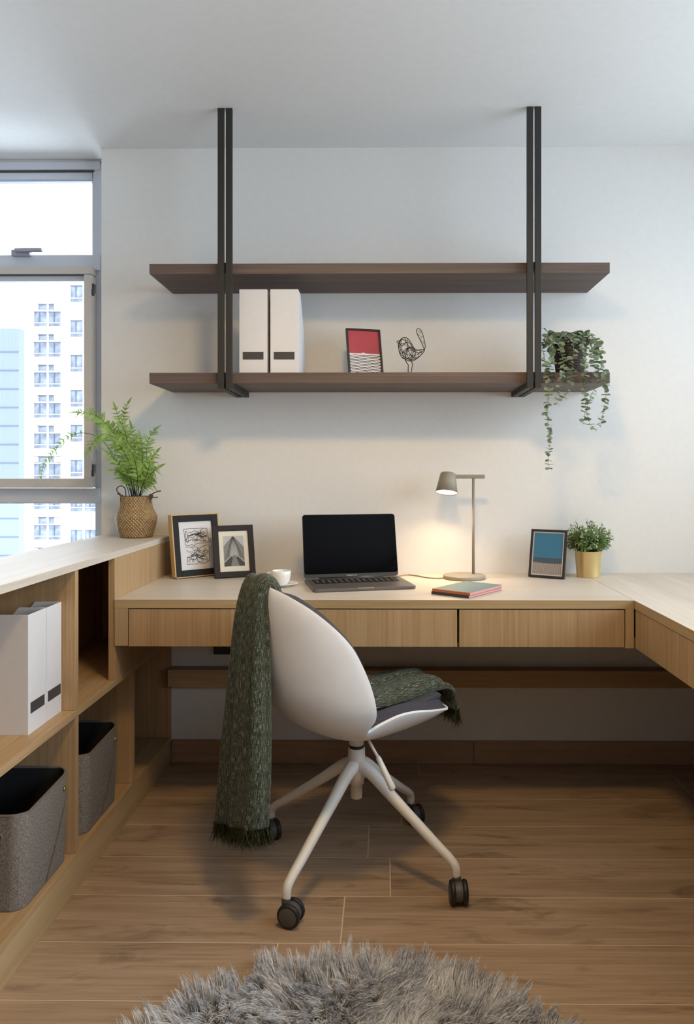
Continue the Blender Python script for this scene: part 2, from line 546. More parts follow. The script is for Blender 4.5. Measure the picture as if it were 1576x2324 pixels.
def lathe(bm, prof, n=48, c=(0, 0, 0), mi=0, mat=None, uvw=None):
    """Spin an (r, z) outline about the vertical axis; optional matrix afterwards."""
    uvl = bm.loops.layers.uv.verify() if uvw else None
    rings = []
    for r, z in prof:
        if r < 1e-6:
            p = Vector((0, 0, z))
            rings.append([bm.verts.new((mat @ p if mat else p) + Vector(c))])
        else:
            ring = []
            for j in range(n):
                p = Vector((r * math.cos(2 * PI * j / n), r * math.sin(2 * PI * j / n), z))
                ring.append(bm.verts.new((mat @ p if mat else p) + Vector(c)))
            rings.append(ring)
    fs = []
    s = 0.0
    for i in range(len(prof) - 1):
        A, B = rings[i], rings[i + 1]
        ds = math.hypot(prof[i + 1][0] - prof[i][0], prof[i + 1][1] - prof[i][1])
        for j in range(n):
            j2 = (j + 1) % n
            if len(A) == 1 and len(B) == 1:
                continue
            if len(A) == 1:
                f = bm.faces.new((A[0], B[j2], B[j]))
                uv = None
            elif len(B) == 1:
                f = bm.faces.new((A[j], A[j2], B[0]))
                uv = None
            else:
                f = bm.faces.new((A[j], A[j2], B[j2], B[j]))
                uv = ((j / n, s), ((j + 1) / n, s), ((j + 1) / n, s + ds), (j / n, s + ds))
            f.material_index = mi
            f.smooth = True
            if uvl and uv:
                for lp, q in zip(f.loops, uv):
                    lp[uvl].uv = (q[0] * uvw, q[1])
            fs.append(f)
        s += ds
    return fs


def grid(bm, Pn, uv=None, mi=0):
    n, m = len(Pn), len(Pn[0])
    vs = [[bm.verts.new(Pn[i][j]) for j in range(m)] for i in range(n)]
    uvl = bm.loops.layers.uv.verify() if uv is not None else None
    for i in range(n - 1):
        for j in range(m - 1):
            try:
                f = bm.faces.new((vs[i][j], vs[i][j + 1], vs[i + 1][j + 1], vs[i + 1][j]))
            except ValueError:
                continue
            f.smooth = True
            f.material_index = mi
            if uvl:
                for lp, (a, b) in zip(f.loops, ((i, j), (i, j + 1), (i + 1, j + 1), (i + 1, j))):
                    lp[uvl].uv = uv[a][b]
    return vs


def obj(name, bm, mats, parent=None, bevel=0.0, seg=2, smooth=False, loc=None):
    bmesh.ops.recalc_face_normals(bm, faces=bm.faces)
    me = bpy.data.meshes.new(name)
    bm.to_mesh(me)
    bm.free()
    o = bpy.data.objects.new(name, me)
    COL.objects.link(o)
    if not isinstance(mats, (list, tuple)):
        mats = [mats]
    for m in mats:
        me.materials.append(M[m])
    if parent:
        o.parent = parent
    if loc:
        o.location = loc
    if smooth:
        for p in me.polygons:
            p.use_smooth = True
    if bevel:
        md = o.modifiers.new('bevel', 'BEVEL')
        md.width = bevel
        md.segments = seg
        md.limit_method = 'ANGLE'
        md.angle_limit = R(40)
        md.harden_normals = False
    return o


def BM():
    return bmesh.new()


def boxobj(name, b, mat, parent=None, bevel=0.0):
    bm = BM()
    bx(bm, *b)
    return obj(name, bm, mat, parent, bevel)


def thing(name, label, cat, loc=(0, 0, 0), rot=(0, 0, 0), group=None):
    o = bpy.data.objects.new(name, None)
    o.empty_display_size = 0.05
    COL.objects.link(o)
    o.location = loc
    o.rotation_euler = rot
    o['label'] = label
    o['category'] = cat
    if group:
        o['group'] = group
    return o


def tag(o, label, cat, group=None):
    o['label'] = label
    o['category'] = cat
    if group:
        o['group'] = group
    return o


def structure(o):
    o['kind'] = 'structure'
    return o


def copy_tree(o, label=None, loc=None, rot=None, parent=None):
    c = o.copy()
    COL.objects.link(c)
    if parent:
        c.parent = parent
    if label:
        c['label'] = label
    if loc is not None:
        c.location = loc
    if rot is not None:
        c.rotation_euler = rot
    for ch in list(o.children):
        copy_tree(ch, parent=c)
    return c


def ribbons(name, pts, width, mat, parent=None, side=None):
    """pts (k,m,3): k tapered blades of m points each, as one mesh."""
    k, m, _ = pts.shape
    tan = np.gradient(pts, axis=1)
    if side is None:
        side = RNG.normal(size=(k, 3))
        side[:, 2] *= 0.3
    sd = np.cross(tan, side[:, None, :])
    sd /= np.linalg.norm(sd, axis=2, keepdims=True) + 1e-9
    t = np.linspace(0, 1, m)
    w = width * (1 - 0.85 * t ** 2)
    if hasattr(width, 'shape') and np.ndim(width) == 1:
        w = width[:, None] * (1 - 0.85 * t ** 2)[None]
        w = w[..., None]
    else:
        w = w[None, :, None]
    A = pts - sd * w / 2
    B = pts + sd * w / 2
    V = np.stack([A, B], 2).reshape(-1, 3)
    base = (np.arange(k) * m * 2)[:, None]
    seg = (np.arange(m - 1) * 2)[None]
    i0 = base + seg
    F = np.stack([i0, i0 + 1, i0 + 3, i0 + 2], -1).reshape(-1, 4)
    me = bpy.data.meshes.new(name)
    me.vertices.add(len(V))
    me.vertices.foreach_set('co', V.astype(np.float32).ravel())
    me.loops.add(F.size)
    me.loops.foreach_set('vertex_index', F.astype(np.int32).ravel())
    me.polygons.add(len(F))
    me.polygons.foreach_set('loop_start', (np.arange(len(F)) * 4).astype(np.int32))
    me.polygons.foreach_set('use_smooth', np.ones(len(F), dtype=bool))
    me.update(calc_edges=True)
    me.materials.append(M[mat])
    o = bpy.data.objects.new(name, me)
    COL.objects.link(o)
    if parent:
        o.parent = parent
    return o


def smooth_path(pts, n):
    """Catmull-Rom through the points, n samples, evenly in index."""
    pts = np.array(pts, float)
    k = len(pts)
    ext = np.vstack([2 * pts[0] - pts[1], pts, 2 * pts[-1] - pts[-2]])
    out = []
    for s in np.linspace(0, k - 1 - 1e-9, n):
        i = int(s)
        t = s - i
        p0, p1, p2, p3 = ext[i], ext[i + 1], ext[i + 2], ext[i + 3]
        out.append(0.5 * ((2 * p1) + (-p0 + p2) * t + (2 * p0 - 5 * p1 + 4 * p2 - p3) * t * t + (-p0 + 3 * p1 - 3 * p2 + p3) * t ** 3))
    return np.array(out)


# ------------------------------------------------------------------ the room
WY = 2.927            # face of the back wall
WX = -1.127           # left end of the back wall
CH = 2.43             # ceiling height
RX = 2.05             # right wall
DKR = 1.50            # outer edge of the return desk
LX = -2.75            # left wall
FY = -2.2             # wall behind the camera
WINY = 3.03           # face of the window wall in the bay

# floor planks, 1.2 x 0.2 m, with their grout
bm = BM()
uvl = bm.loops.layers.uv.verify()
bx(bm, LX, RX, FY, WY, -0.06, -0.0006, 1)
bx(bm, LX, WX, WY, WINY, -0.06, -0.0006, 1)
joint = {2.8: 0.13, 2.6: 1.088, 2.4: 0.0535, 2.2: -0.052, 2.0: 0.014, 1.8: -0.109, 1.6: -0.261}
y = -2.2
g = 0.0017
while y < WY - 0.01:
    yr = round(y, 1)
    x0 = joint.get(yr, random.uniform(0, 1.2)) - 4.8
    y1 = min(y + 0.2, WY if yr < 2.75 else WY + 0.1)
    while x0 < RX:
        a, b_ = max(x0 + g, LX), min(x0 + 1.2 - g, RX)
        ou, ov = random.uniform(0, 50), random.uniform(0, 50)
        if b_ - a > 0.01:
            for f in bx(bm, a, b_, y + g, y1 - g, -0.0006, 0.0, 0):
                for lp in f.loops:
                    lp[uvl].uv = (lp.vert.co.x + ou, lp.vert.co.y + ov)
        x0 += 1.2
    y = round(y + 0.2, 3)
structure(obj('floor', bm, ['plank', 'grout']))

bm = BM()
bx(bm, LX - 0.2, RX + 0.2, FY - 0.2, WINY + 0.25, CH, CH + 0.15)
structure(obj('ceiling', bm, 'ceil'))

bm = BM()
bx(bm, WX, RX + 0.2, WY, 3.28, -0.06, CH)
structure(obj('wall_back', bm, 'wall'))

# bay wall around the window
WZ0, WZ1 = 0.60, 2.418
WX0, WX1 = -2.35, -1.135
bm = BM()
bx(bm, LX - 0.2, WX, WINY, 3.28, -0.06, WZ0)
bx(bm, LX - 0.2, WX, WINY, 3.28, WZ1, CH)
bx(bm, LX - 0.2, WX0, WINY, 3.28, WZ0, WZ1)
bx(bm, WX1, WX, WINY, 3.28, WZ0, WZ1)
structure(obj('wall_bay', bm, 'wall'))

bm = BM()
bx(bm, LX - 0.2, LX, FY, WINY, -0.06, CH)
structure(obj('wall_left', bm, 'wall'))
bm = BM()
bx(bm, LX - 0.2, RX + 0.2, FY - 0.2, FY, -0.06, CH)
structure(obj('wall_front', bm, 'wall_dark'))
# right wall with its window opening
RW = (-1.0, 2.72, 0.98, 2.37)
bm = BM()
bx(bm, RX, RX + 0.2, FY, RW[0], -0.06, CH)
bx(bm, RX, RX + 0.2, RW[1], WY, -0.06, CH)
bx(bm, RX, RX + 0.2, RW[0], RW[1], -0.06, RW[2])
bx(bm, RX, RX + 0.2, RW[0], RW[1], RW[3], CH)
structure(obj('wall_right', bm, 'wall'))

# skirting and the timber rail under the desk
bm = BM()
g = 0.0008
for a, b_ in ((-0.845, -0.131), (-0.13, 0.348), (0.349, RX)):
    bx(bm, a + g, b_ - g, WY - 0.011, WY, 0, 0.088)
structure(obj('baseboard_back', bm, 'skirting', bevel=0.0012))
bm = BM()
bx(bm, -0.846, RX, 2.868, WY, 0.312, 0.379)
structure(obj('trim_1', bm, 'oak_x', bevel=0.0015))

# ------------------------------------------------------------------ window in the bay
wn = bpy.data.objects.new('window_1', None)
COL.objects.link(wn)
wn.location = (WX1, WINY, WZ0)
structure(wn)
WL = Vector((WX1, WINY, WZ0))


def wbox(name, boxes, mat, parent=wn, bevel=0.0015):
    bm = BM()
    for (px0, px1, py0, py1, Y0, Y1) in boxes:
        a = P(px0, py1, Y0)
        b_ = P(px1, py0, Y0)
        x0 = a.x if px0 > -900 else WX0
        bx(bm, x0 - WL.x, b_.x - WL.x, Y0 - WL.y, Y1 - WL.y, a.z - WL.z, b_.z - WL.z)
    return obj(name, bm, mat, parent, bevel)


LFT = -999
zt = lambda v: v
# outer frame with transoms; right stile runs behind the end of the back wall
fr = wbox('window_frame', [(LFT, 226, 366, 389, 3.02, 3.10), (LFT, 226, 578, 616, 3.02, 3.10), (LFT, 226, 1108, 1140, 3.02, 3.10), (212, 232, 366, 1100, 3.03, 3.10), (216, 232, 1100, 1330, 3.03, 3.10), (LFT, 226, 1296, 1330, 3.02, 3.10)], 'alu')
bm = BM()
bx(bm, WX0 - WL.x, WX0 + 0.05 - WL.x, 0, 0.07, 0, WZ1 - WZ0)
obj('window_stile', bm, 'alu', wn, 0.0015)
top = wbox('transom_sash', [(LFT, 212, 391, 412, 3.035, 3.08), (209, 214, 391, 578, 3.035, 3.08)], 'alu_light')
wbox('transom_gasket', [(LFT, 213, 389, 391.5, 3.025, 3.06)], 'darkgrey')
wbox('transom_bead', [(LFT, 210, 411, 414, 3.03, 3.06)], 'handle')
wbox('transom_pane', [(LFT, 212, 405, 580, 3.055, 3.061)], 'glass', bevel=0)
# casement: a beige inner frame standing proud of the window frame
cs = wbox('casement_sash', [(LFT, 207, 604, 624, 2.975, 3.035), (190.5, 207, 624, 1086, 2.975, 3.035), (LFT, 207, 1086, 1107, 2.975, 3.035)], 'alu_beige', bevel=0.001)
wbox('casement_rim', [(LFT, 214, 603, 1106, 3.036, 3.05)], 'alu', bevel=0) if False else None
wbox('netting_cassette', [(LFT, 191, 626, 641, 3.0, 3.03)], 'alu', cs)
wbox('cassette_gasket', [(LFT, 191, 623.5, 626, 2.985, 3.0)], 'darkgrey', cs, 0)
wbox('insect_netting', [(LFT, 191, 640, 1087, 3.034, 3.0345)], 'netting', cs, 0)
wbox('casement_pane', [(LFT, 206, 620, 1090, 3.055, 3.061)], 'glass', bevel=0)
wbox('lower_pane', [(LFT, 218, 1136, 1300, 3.055, 3.061)], 'glass', bevel=0)
wbox('lower_bead', [(LFT, 217, 1139, 1142.5, 3.03, 3.06)], 'alu_light')
bm = BM()
for py in (654, 1064):
    c = P(209.5, py, 2.985) - WL
    bx(bm, c.x - 0.001, c.x + 0.006, c.y, c.y + 0.02, c.z - 0.018, c.z + 0.018)
    bx(bm, c.x, c.x + 0.009, c.y - 0.006, c.y + 0.004, c.z - 0.03, c.z - 0.005)
obj('hinge', bm, 'darkgrey', wn)
bm = BM()
a = P(26, 581, 3.005) - WL
b_ = P(68, 567, 3.005) - WL
bx(bm, a.x, b_.x, -0.03, -0.008, a.z, b_.z)
c0 = P(33, 571, 2.985) - WL
c1 = P(95, 563, 2.985) - WL
bx(bm, c0.x, c1.x, -0.05, -0.03, c0.z, c1.z)
obj('window_handle', bm, 'handle', wn, 0.003)

# second window (in the right-hand wall, beside the camera)
w2 = bpy.data.objects.new('window_2', None)
COL.objects.link(w2)
w2.location = (RX + 0.1, RW[0], RW[2])
structure(w2)
bm = BM()
ww, hh = RW[1] - RW[0], RW[3] - RW[2]
for a in (0, ww / 2 - 0.03, ww - 0.06):
    bx(bm, -0.03, 0.03, a, a + 0.06, 0, hh)
for a in (0, hh - 0.06):
    bx(bm, -0.03, 0.03, 0.06, ww / 2 - 0.03, a, a + 0.06)
    bx(bm, -0.03, 0.03, ww / 2 + 0.03, ww - 0.06, a, a + 0.06)
obj('window_frame', bm, 'alu', w2, 0.002)
bm = BM()
bx(bm, -0.003, 0.003, 0.05, ww - 0.05, 0.05, hh - 0.05)
obj('window_pane', bm, 'glass', w2)

# ------------------------------------------------------------------ outside
def tower(name, label, Y, x0, x1, z0, z1, col0, col1, rows, hts, ac, depth=14.0):
    base = Vector((0.5 * (x0 + x1), Y, z0))
    t = thing(name, label, 'building', base)
    bm = BM()
    bx(bm, x0 - base.x, x1 - base.x, 0, depth, 0, z1 - z0)
    obj('wall', bm, 'tower', t)
    first = None
    for k, py in enumerate(rows):
        w0 = P(col0, py, Y)
        w1 = P(col1, py, Y)
        W = w1.x - w0.x
        if first is None:
            bm = BM()
            # bay window: shade, mullions and sill around recessed-looking panes
            bx(bm, 0, W, -0.35, -0.01, -hts[1] - 0.1, -hts[1])
            for q in (0, 0.5, 0.97):
                bx(bm, q * W, q * W + 0.03 * W + 0.05, -0.20, -0.01, -hts[2], 0)
            bx(bm, 0, W, -0.25, -0.01, -hts[2] - 0.12, -hts[2])
            bx(bm, -0.05, W + 0.05, -0.30, -0.01, 0, 0.1)
            bx(bm, 0, W, -0.16, -0.01, -hts[2] + 0.30, -hts[2] + 0.36)
            if ac:
                for q in (0.02, 0.80):
                    bx(bm, q * W, (q + 0.18) * W, -0.55, -0.02, -hts[1] + 0.05, -0.06)
            first = obj('window', bm, 'tower', t, loc=(w0.x - base.x, 0, w0.z - base.z))
            bm = BM()
            bx(bm, 0.02, W - 0.02, -0.06, -0.015, -hts[2] + 0.01, -0.01)
            obj('pane', bm, 'tower_pane', first)
            bm = BM()
            bx(bm, 0.0, W, -0.12, -0.07, -hts[1] - 0.16, -hts[1] - 0.10)
            bx(bm, 0.22 * W, 0.25 * W, -0.12, -0.07, -hts[2] + 0.35, -hts[1] - 0.16)
            bx(bm, 0.72 * W, 0.74 * W, -0.12, -0.07, -hts[2] + 0.35, -hts[1] - 0.16)
            bx(bm, 0.0, W, -0.12, -0.07, -0.12, -0.05)
            obj('shade_bar', bm, 'tower_trim', first)
            cur = first
        else:
            cur = copy_tree(first, loc=(w0.x - base.x, 0, w0.z - base.z), parent=t)
    return t


Ya = 68.0
tower('apartment_tower', 'pale apartment tower with stacked bay windows and air conditioner boxes seen through the window', Ya,
      P(47, 700, Ya).x, P(150, 700, Ya).x, -34.0, P(100, 560, Ya).z, 75, 142, [690 + 69 * k for k in range(-1, 10)][1:], (0, 0.62, 2.1), True)
Yb = 60.0
tower('apartment_tower', 'white apartment block with plain windows right beside the open sash frame', Yb,
      P(151.5, 700, Yb).x, P(320, 700, Yb).x, -34.0, P(100, 500, Yb).z, 158, 222, [645 + 79 * k for k in range(8)], (0, 0.02, 1.5), False, 4.0)
Yc = 40.0
t = thing('tiled_tower', 'bluish tiled tower block at the left edge of the window view', 'building', (P(-60, 900, Yc).x, Yc, -25))
bm = BM()
w = P(43, 900, Yc).x - P(-260, 900, Yc).x
bx(bm, -w * 0.65, P(43, 900, Yc).x - P(-60, 900, Yc).x, 0, 0.6, 0, P(0, 745, Yc).z + 25)
obj('wall', bm, 'tower_blue', t)
bm = BM()
for k in range(14):
    z = P(0, 800 + 42 * k, Yc).z + 25
    bx(bm, -w * 0.65, P(43, 900, Yc).x - P(-60, 900, Yc).x, -0.03, -0.005, z, z + 0.05)
obj('tile_joint', bm, 'tower_trim', t)

# ------------------------------------------------------------------ bookcase along the left
BXF, BXB = -0.847, -1.127     # front and back of the bookcase
Y0B, Y1B = 0.55, WY
t = thing('bookcase', 'low open oak bookcase running along the left, with white top and cubby shelves', 'bookcase', (BXF, Y0B, 0))


def bpart(name, boxes, mats, bevel=0.0008):
    bm = BM()
    for b_ in boxes:
        bx(bm, b_[0] - BXF, b_[1] - BXF, b_[2] - Y0B, b_[3] - Y0B, b_[4], b_[5])
    return obj(name, bm, mats, t, bevel)


bpart('top', [(BXB, BXF, Y0B, Y1B, 0.877, 0.897)], 'top_y')
bpart('middle_shelf', [(BXB + 0.012, BXF, Y0B + 0.02, Y1B - 0.0205, 0.475, 0.495)], 'oak_y')
bpart('bottom_shelf', [(BXB + 0.012, BXF - 0.0005, Y0B + 0.02, Y1B, 0.085, 0.102)], 'oak_y')
bpart('plinth', [(BXF - 0.02, BXF, Y0B, Y1B, 0.0, 0.0845)], 'oak_edge_y')
bpart('back_panel', [(BXB, BXB + 0.0115, Y0B, Y1B, 0.0, 0.8765)], 'oak_z')
bpart('end_panel', [(BXB + 0.012, BXF, Y0B, Y0B + 0.0195, 0.102, 0.8765)], 'oak_z')
for ya, yb in ((1.35, 1.372), (2.014, 2.036), (2.907, 2.927)):
    bpart('divider', [(BXB + 0.012, BXF - 0.0005, ya, yb, 0.4955, 0.8765)], 'oak_z')
for ya, yb in ((1.35, 1.372), (2.017, 2.037), (2.473, 2.495), (2.907, 2.927)):
    bpart('divider', [(BXB + 0.012, BXF - 0.0005, ya, yb, 0.1025, 0.4745)], 'oak_z')
bpart('stile', [(BXF - 0.020, BXF, 2.308, 2.355, 0.4955, 0.8765)], 'oak_z')
bpart('filler_panel', [(BXF - 0.018, BXF, 2.3555, Y1B, 0.4955, 0.8765)], 'oak_z')

# ------------------------------------------------------------------ desk
DYF = 2.304
DX1 = 0.772
DZ = 0.749
t = thing('desk', 'long built-in oak desk with three handleless drawers against the back wall', 'desk', (-0.04, DYF, 0.60))


def dpart(name, boxes, mats, parent=None, bevel=0.0008, o=(-0.04, DYF, 0.60)):
    bm = BM()
    for b_ in boxes:
        bx(bm, b_[0] - o[0], b_[1] - o[0], b_[2] - o[1], b_[3] - o[1], b_[4] - o[2], b_[5] - o[2], b_[6] if len(b_) > 6 else 0)
    return obj(name, bm, mats, parent or t, bevel)


DL = -0.8465
dpart('desktop', [(DL, DX1, DYF + 0.0007, WY, DZ - 0.027, DZ)], 'top_x')
dpart('edge_band', [(DL, DX1 + 0.0, DYF, DYF + 0.0006, DZ - 0.027, DZ - 0.0008)], 'oak_edge', bevel=0)
xl = P(289.5, 1420, DYF).x
xr = P(1420.5, 1420, DYF).x
dpart('end_panel', [(DL, xl, DYF, WY - 0.01, 0.604, DZ - 0.0275)], 'oak_edge_z')
dpart('end_panel', [(xr, DX1, DYF, WY - 0.01, 0.600, DZ - 0.0275)], 'oak_edge_z')
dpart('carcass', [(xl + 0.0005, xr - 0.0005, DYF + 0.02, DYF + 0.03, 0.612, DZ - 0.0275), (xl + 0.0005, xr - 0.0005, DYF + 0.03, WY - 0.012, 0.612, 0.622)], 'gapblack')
xs = [xl + 0.003, P(665, 1420, DYF).x, P(1040.5, 1420, DYF).x, xr - 0.003]
for i in range(3):
    a = xs[i] + (0.0035 if i else 0)
    b_ = xs[i + 1] - (0.0035 if i < 2 else 0)
    dr = dpart('drawer', [(a, b_, DYF + 0.001, DYF + 0.0195, 0.6025, DZ - 0.031)], 'oak_z', bevel=0.0006)

# the return desk along the right wall
t2 = thing('desk', 'oak return desk with side drawers running toward the camera on the right', 'desk', (DX1, 0.55, 0.60))
O2 = (DX1, 0.55, 0.60)
dpart('desktop', [(DX1 + 0.0016, DKR, 0.55, WY - 0.001, DZ - 0.027, DZ)], 'top_y', t2, o=O2)
dpart('edge_band', [(DX1 + 0.001, DX1 + 0.0016, 0.55, DYF - 0.0005, DZ - 0.027, DZ - 0.0008)], 'oak_edge_y', t2, 0, o=O2)
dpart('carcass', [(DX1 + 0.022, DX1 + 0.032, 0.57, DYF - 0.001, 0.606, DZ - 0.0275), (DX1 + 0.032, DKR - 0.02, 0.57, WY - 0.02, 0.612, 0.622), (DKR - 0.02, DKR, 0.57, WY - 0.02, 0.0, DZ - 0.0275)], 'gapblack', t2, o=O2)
ys = [2.301, 1.946, 1.61, 1.27, 0.93, 0.57]
for i in range(5):
    dpart('drawer', [(DX1 + 0.003, DX1 + 0.0215, ys[i + 1] + 0.0012, ys[i] - 0.0012, 0.6015, DZ - 0.0295)], 'oak_z', t2, 0.0006, o=O2)

# black power socket box under the desk
c = P(509, 1474, 2.90)
t = thing('power_socket', 'black power socket box on the wall just under the desk, behind the throw', 'socket', (c.x, WY, c.z - 0.02))
bm = BM()
bx(bm, -0.042, 0.042, -0.03, 0, 0, 0.075)
obj('housing', bm, 'rubber', t, 0.004)
bm = BM()
for q in (-0.02, 0.02):
    lathe(bm, [(0.0, 0), (0.015, 0), (0.015, 0.003), (0.012, 0.003), (0.0, 0.002)], 16, (q, -0.03, 0.04), mat=Matrix.Rotation(R(90), 3, 'X'))
obj('outlet', bm, 'caster_grey', t)

# no cupboard is built past the right edge of the view
# ------------------------------------------------------------------ hanging shelf
SYF = 2.632
t = thing('hanging_shelf', 'two-tier dark walnut shelf hung from the ceiling on black metal posts', 'shelf', (0, SYF, 1.44))
O = Vector((0, SYF, 1.44))
SX0, SX1 = P(339, 610, SYF).x, P(1385, 607, SYF).x
for z0, z1 in ((1.8535, 1.890), (1.4625, 1.5015)):
    bm = BM()
    bx(bm, SX0, SX1, 0.0005, WY - SYF - 0.002, z0 - O.z, z1 - O.z)
    obj('shelf_board', bm, 'walnut', t, 0.0008)
PD = 0.030
for (p0, p1, sgn) in ((494, 508.3, 1), (512.6, 527, 1), (1197, 1211.3, -1), (1215.3, 1229.5, -1)):
    x0, x1 = P(p0, 242, SYF - PD).x, P(p1, 242, SYF - PD).x
    bm = BM()
    # upright in front of the boards, foot bar running back under the lower board
    bx(bm, x0, x1, -PD, -PD + 0.013, 1.4425 - O.z, CH - O.z)
    bx(bm, x0, x1, -PD + 0.013, WY - SYF, 1.4425 - O.z, 1.4620 - O.z)
    obj('post', bm, 'black', t, 0.0008)
for xa, xb in ((508.3, 512.6), (1211.3, 1215.3)):
    x0, x1 = P(xa, 242, SYF - PD).x, P(xb, 242, SYF - PD).x
    for z0, z1 in ((1.856, 1.888), (1.4625, 1.4995)):
        bm = BM()
        bx(bm, x0 - 0.012, x1 + 0.012, -PD + 0.013, 0.0, z0 - O.z, z1 - O.z)
        obj('spacer', bm, 'black', t)


# ------------------------------------------------------------------ magazine files
def magazine_file(label, loc, rotz, w=0.1, d=0.245, h=0.302, group='white magazine files'):
    """Front faces -y locally; the sides drop towards the back."""
    t = thing('magazine_file', label, 'magazine file', loc, (0, 0, rotz), group)
    th = 0.002
    prof = [(0, 0), (d, 0), (d, 0.12), (0.072, h), (0, h)]
    bm = BM()
    for a in (-w / 2, w / 2 - th):
        prism(bm, [(p[0], p[1]) for p in prof], 0, a, a + th)
    bx(bm, -w / 2 + th, w / 2 - th, 0, th, 0, h)
    bx(bm, -w / 2 + th, w / 2 - th, d - th, d, 0, 0.12)
    bx(bm, -w / 2 + th, w / 2 - th, th, d - th, 0, th)
    obj('box', bm, 'white_card', t, 0.0006)
    bm = BM()
    bx(bm, -0.037, 0.037, -0.0012, 0.0, 0.05, 0.077)
    obj('label_plate', bm, 'label', t)
    return t


f0 = P(575, 843, 2.655)
magazine_file('white magazine file on the lower hanging shelf, the one next to the black post', (P(575, 800, 2.655).x, 2.655, 1.5015), 0, w=0.1005)
magazine_file('white magazine file on the hanging shelf, on the side nearer the red print', (P(645.5, 800, 2.655).x, 2.655, 1.5015), 0, w=0.1005)
magazine_file('white magazine file in the bookcase cubby, the one nearer the camera', (-0.884, 1.872, 0.495), R(90), w=0.098, d=0.225, h=0.298)
magazine_file('white magazine file in the bookcase cubby, tight against the oak divider', (-0.884, 1.967, 0.495), R(90), w=0.088, d=0.225, h=0.298)


# ------------------------------------------------------------------ felt baskets
def felt_basket(label, loc):
    t = thing('felt_basket', label, 'storage basket', loc, group='grey felt baskets in the bookcase')
    L_, D_, H_ = 0.268, 0.235, 0.235
    n = 64

    def ring(z, k, ins=0.0):
        # rounded rectangle; front is +x, length along y
        a, b_ = L_ / 2 * k - ins, D_ / 2 * k - ins
        rc = 0.035
        pts = []
        for q in range(4):
            cx = (b_ - rc) * (1, -1, -1, 1)[q]
            cy = (a - rc) * (1, 1, -1, -1)[q]
            for s in range(n // 4):
                an = PI / 2 * (q + s / (n // 4 - 1))
                pts.append(Vector((cx + rc * math.cos(an) - D_ / 2, cy + rc * math.sin(an), z)))
        return pts

    def topz(p):
        # the rim sags in the middle of the long sides
        return H_ - 0.022 * max(0.0, math.cos(PI * p.y / L_)) ** 1.5 * (1 if True else 0) + 0.006 * math.sin(9 * p.y)
    for name, mat, ins, rev in (('body', 'felt', 0.0, False), ('lining', 'felt_in', 0.005, True)):
        bm = BM()
        rows = []
        zs = [0.0, 0.004, 0.02] + [0.02 + 0.98 * i / 10 for i in range(1, 11)]
        for i, zf in enumerate(zs):
            k = (0.955 if i == 0 else 0.965) + 0.035 * zf
            base = ring(0, k, ins)
            row = []
            for p in base:
                z = (0.003 if ins else 0.0) + zf * topz(p) - (0.0 if zf < 0.99 else (0.001 if ins else 0))
                bulge = 0.005 * math.sin(PI * zf) * math.cos(PI * p.y / L_)
                row.append(Vector((p.x + (bulge if p.x > -D_ / 2 else -bulge), p.y, z)))
            row.append(row[0].copy())
            rows.append(row)
        vs = grid(bm, rows)
        bm.faces.new([v for v in vs[0][:-1]])
        bmesh.ops.remove_doubles(bm, verts=bm.verts, dist=1e-5)
        obj(name, bm, mat, t, smooth=True)
    bm = BM()
    rim = ring(0, 1.0, 0.0025)
    pts = [Vector((p.x, p.y, topz(p))) for p in rim]
    pts2 = [pts[0]]
    for p in pts[1:]:
        if (p - pts2[-1]).length > 0.003:
            pts2.append(p)
    tube(bm, pts2, 0.0036, 6, closed=True)
    obj('edge_binding', bm, 'leather', t)
    # stitched fold running diagonally over the front face
    bm = BM()
    pts = [Vector((0.0035 + 0.004 * math.sin(PI * u), 0.115 - 0.125 * u, H_ * (0.80 - 0.76 * u))) for u in np.linspace(0, 1, 12)]
    tube(bm, [p + Vector((-0.0035, 0, 0)) for p in pts], 0.0014, 5)
    obj('seam', bm, 'leather', t)
    bm = BM()
    Mr = Matrix.Rotation(R(90), 3, 'Y')
    lathe(bm, [(0.0065, 0), (0.0065, 0.002), (0.003, 0.0035), (0, 0.0035)], 14, (0.0025, 0.090, H_ - 0.035), mat=Mr)
    obj('rivet', bm, 'brass', t)
    # oval hand hole in the short end
    bm = BM()
    ov = [Vector((-0.045 + 0.026 * math.cos(a) - 0.03, -L_ / 2 + 0.001 - 0.0012, H_ - 0.055 + 0.014 * math.sin(a))) for a in np.linspace(0, 2 * PI, 20, endpoint=False)]
    tube(bm, ov, 0.002, 6, closed=True)
    lo = [bm.verts.new(v) for v in ov]
    bm.faces.new(lo)
    obj('hand_hole', bm, 'leather', t)
    return t


felt_basket('grey felt basket with black lining in the lower cubby nearest the camera', (-0.858, 1.876, 0.102))
felt_basket('grey felt basket in the lower cubby next to the desk, behind the divider', (-0.858, 2.245, 0.102))


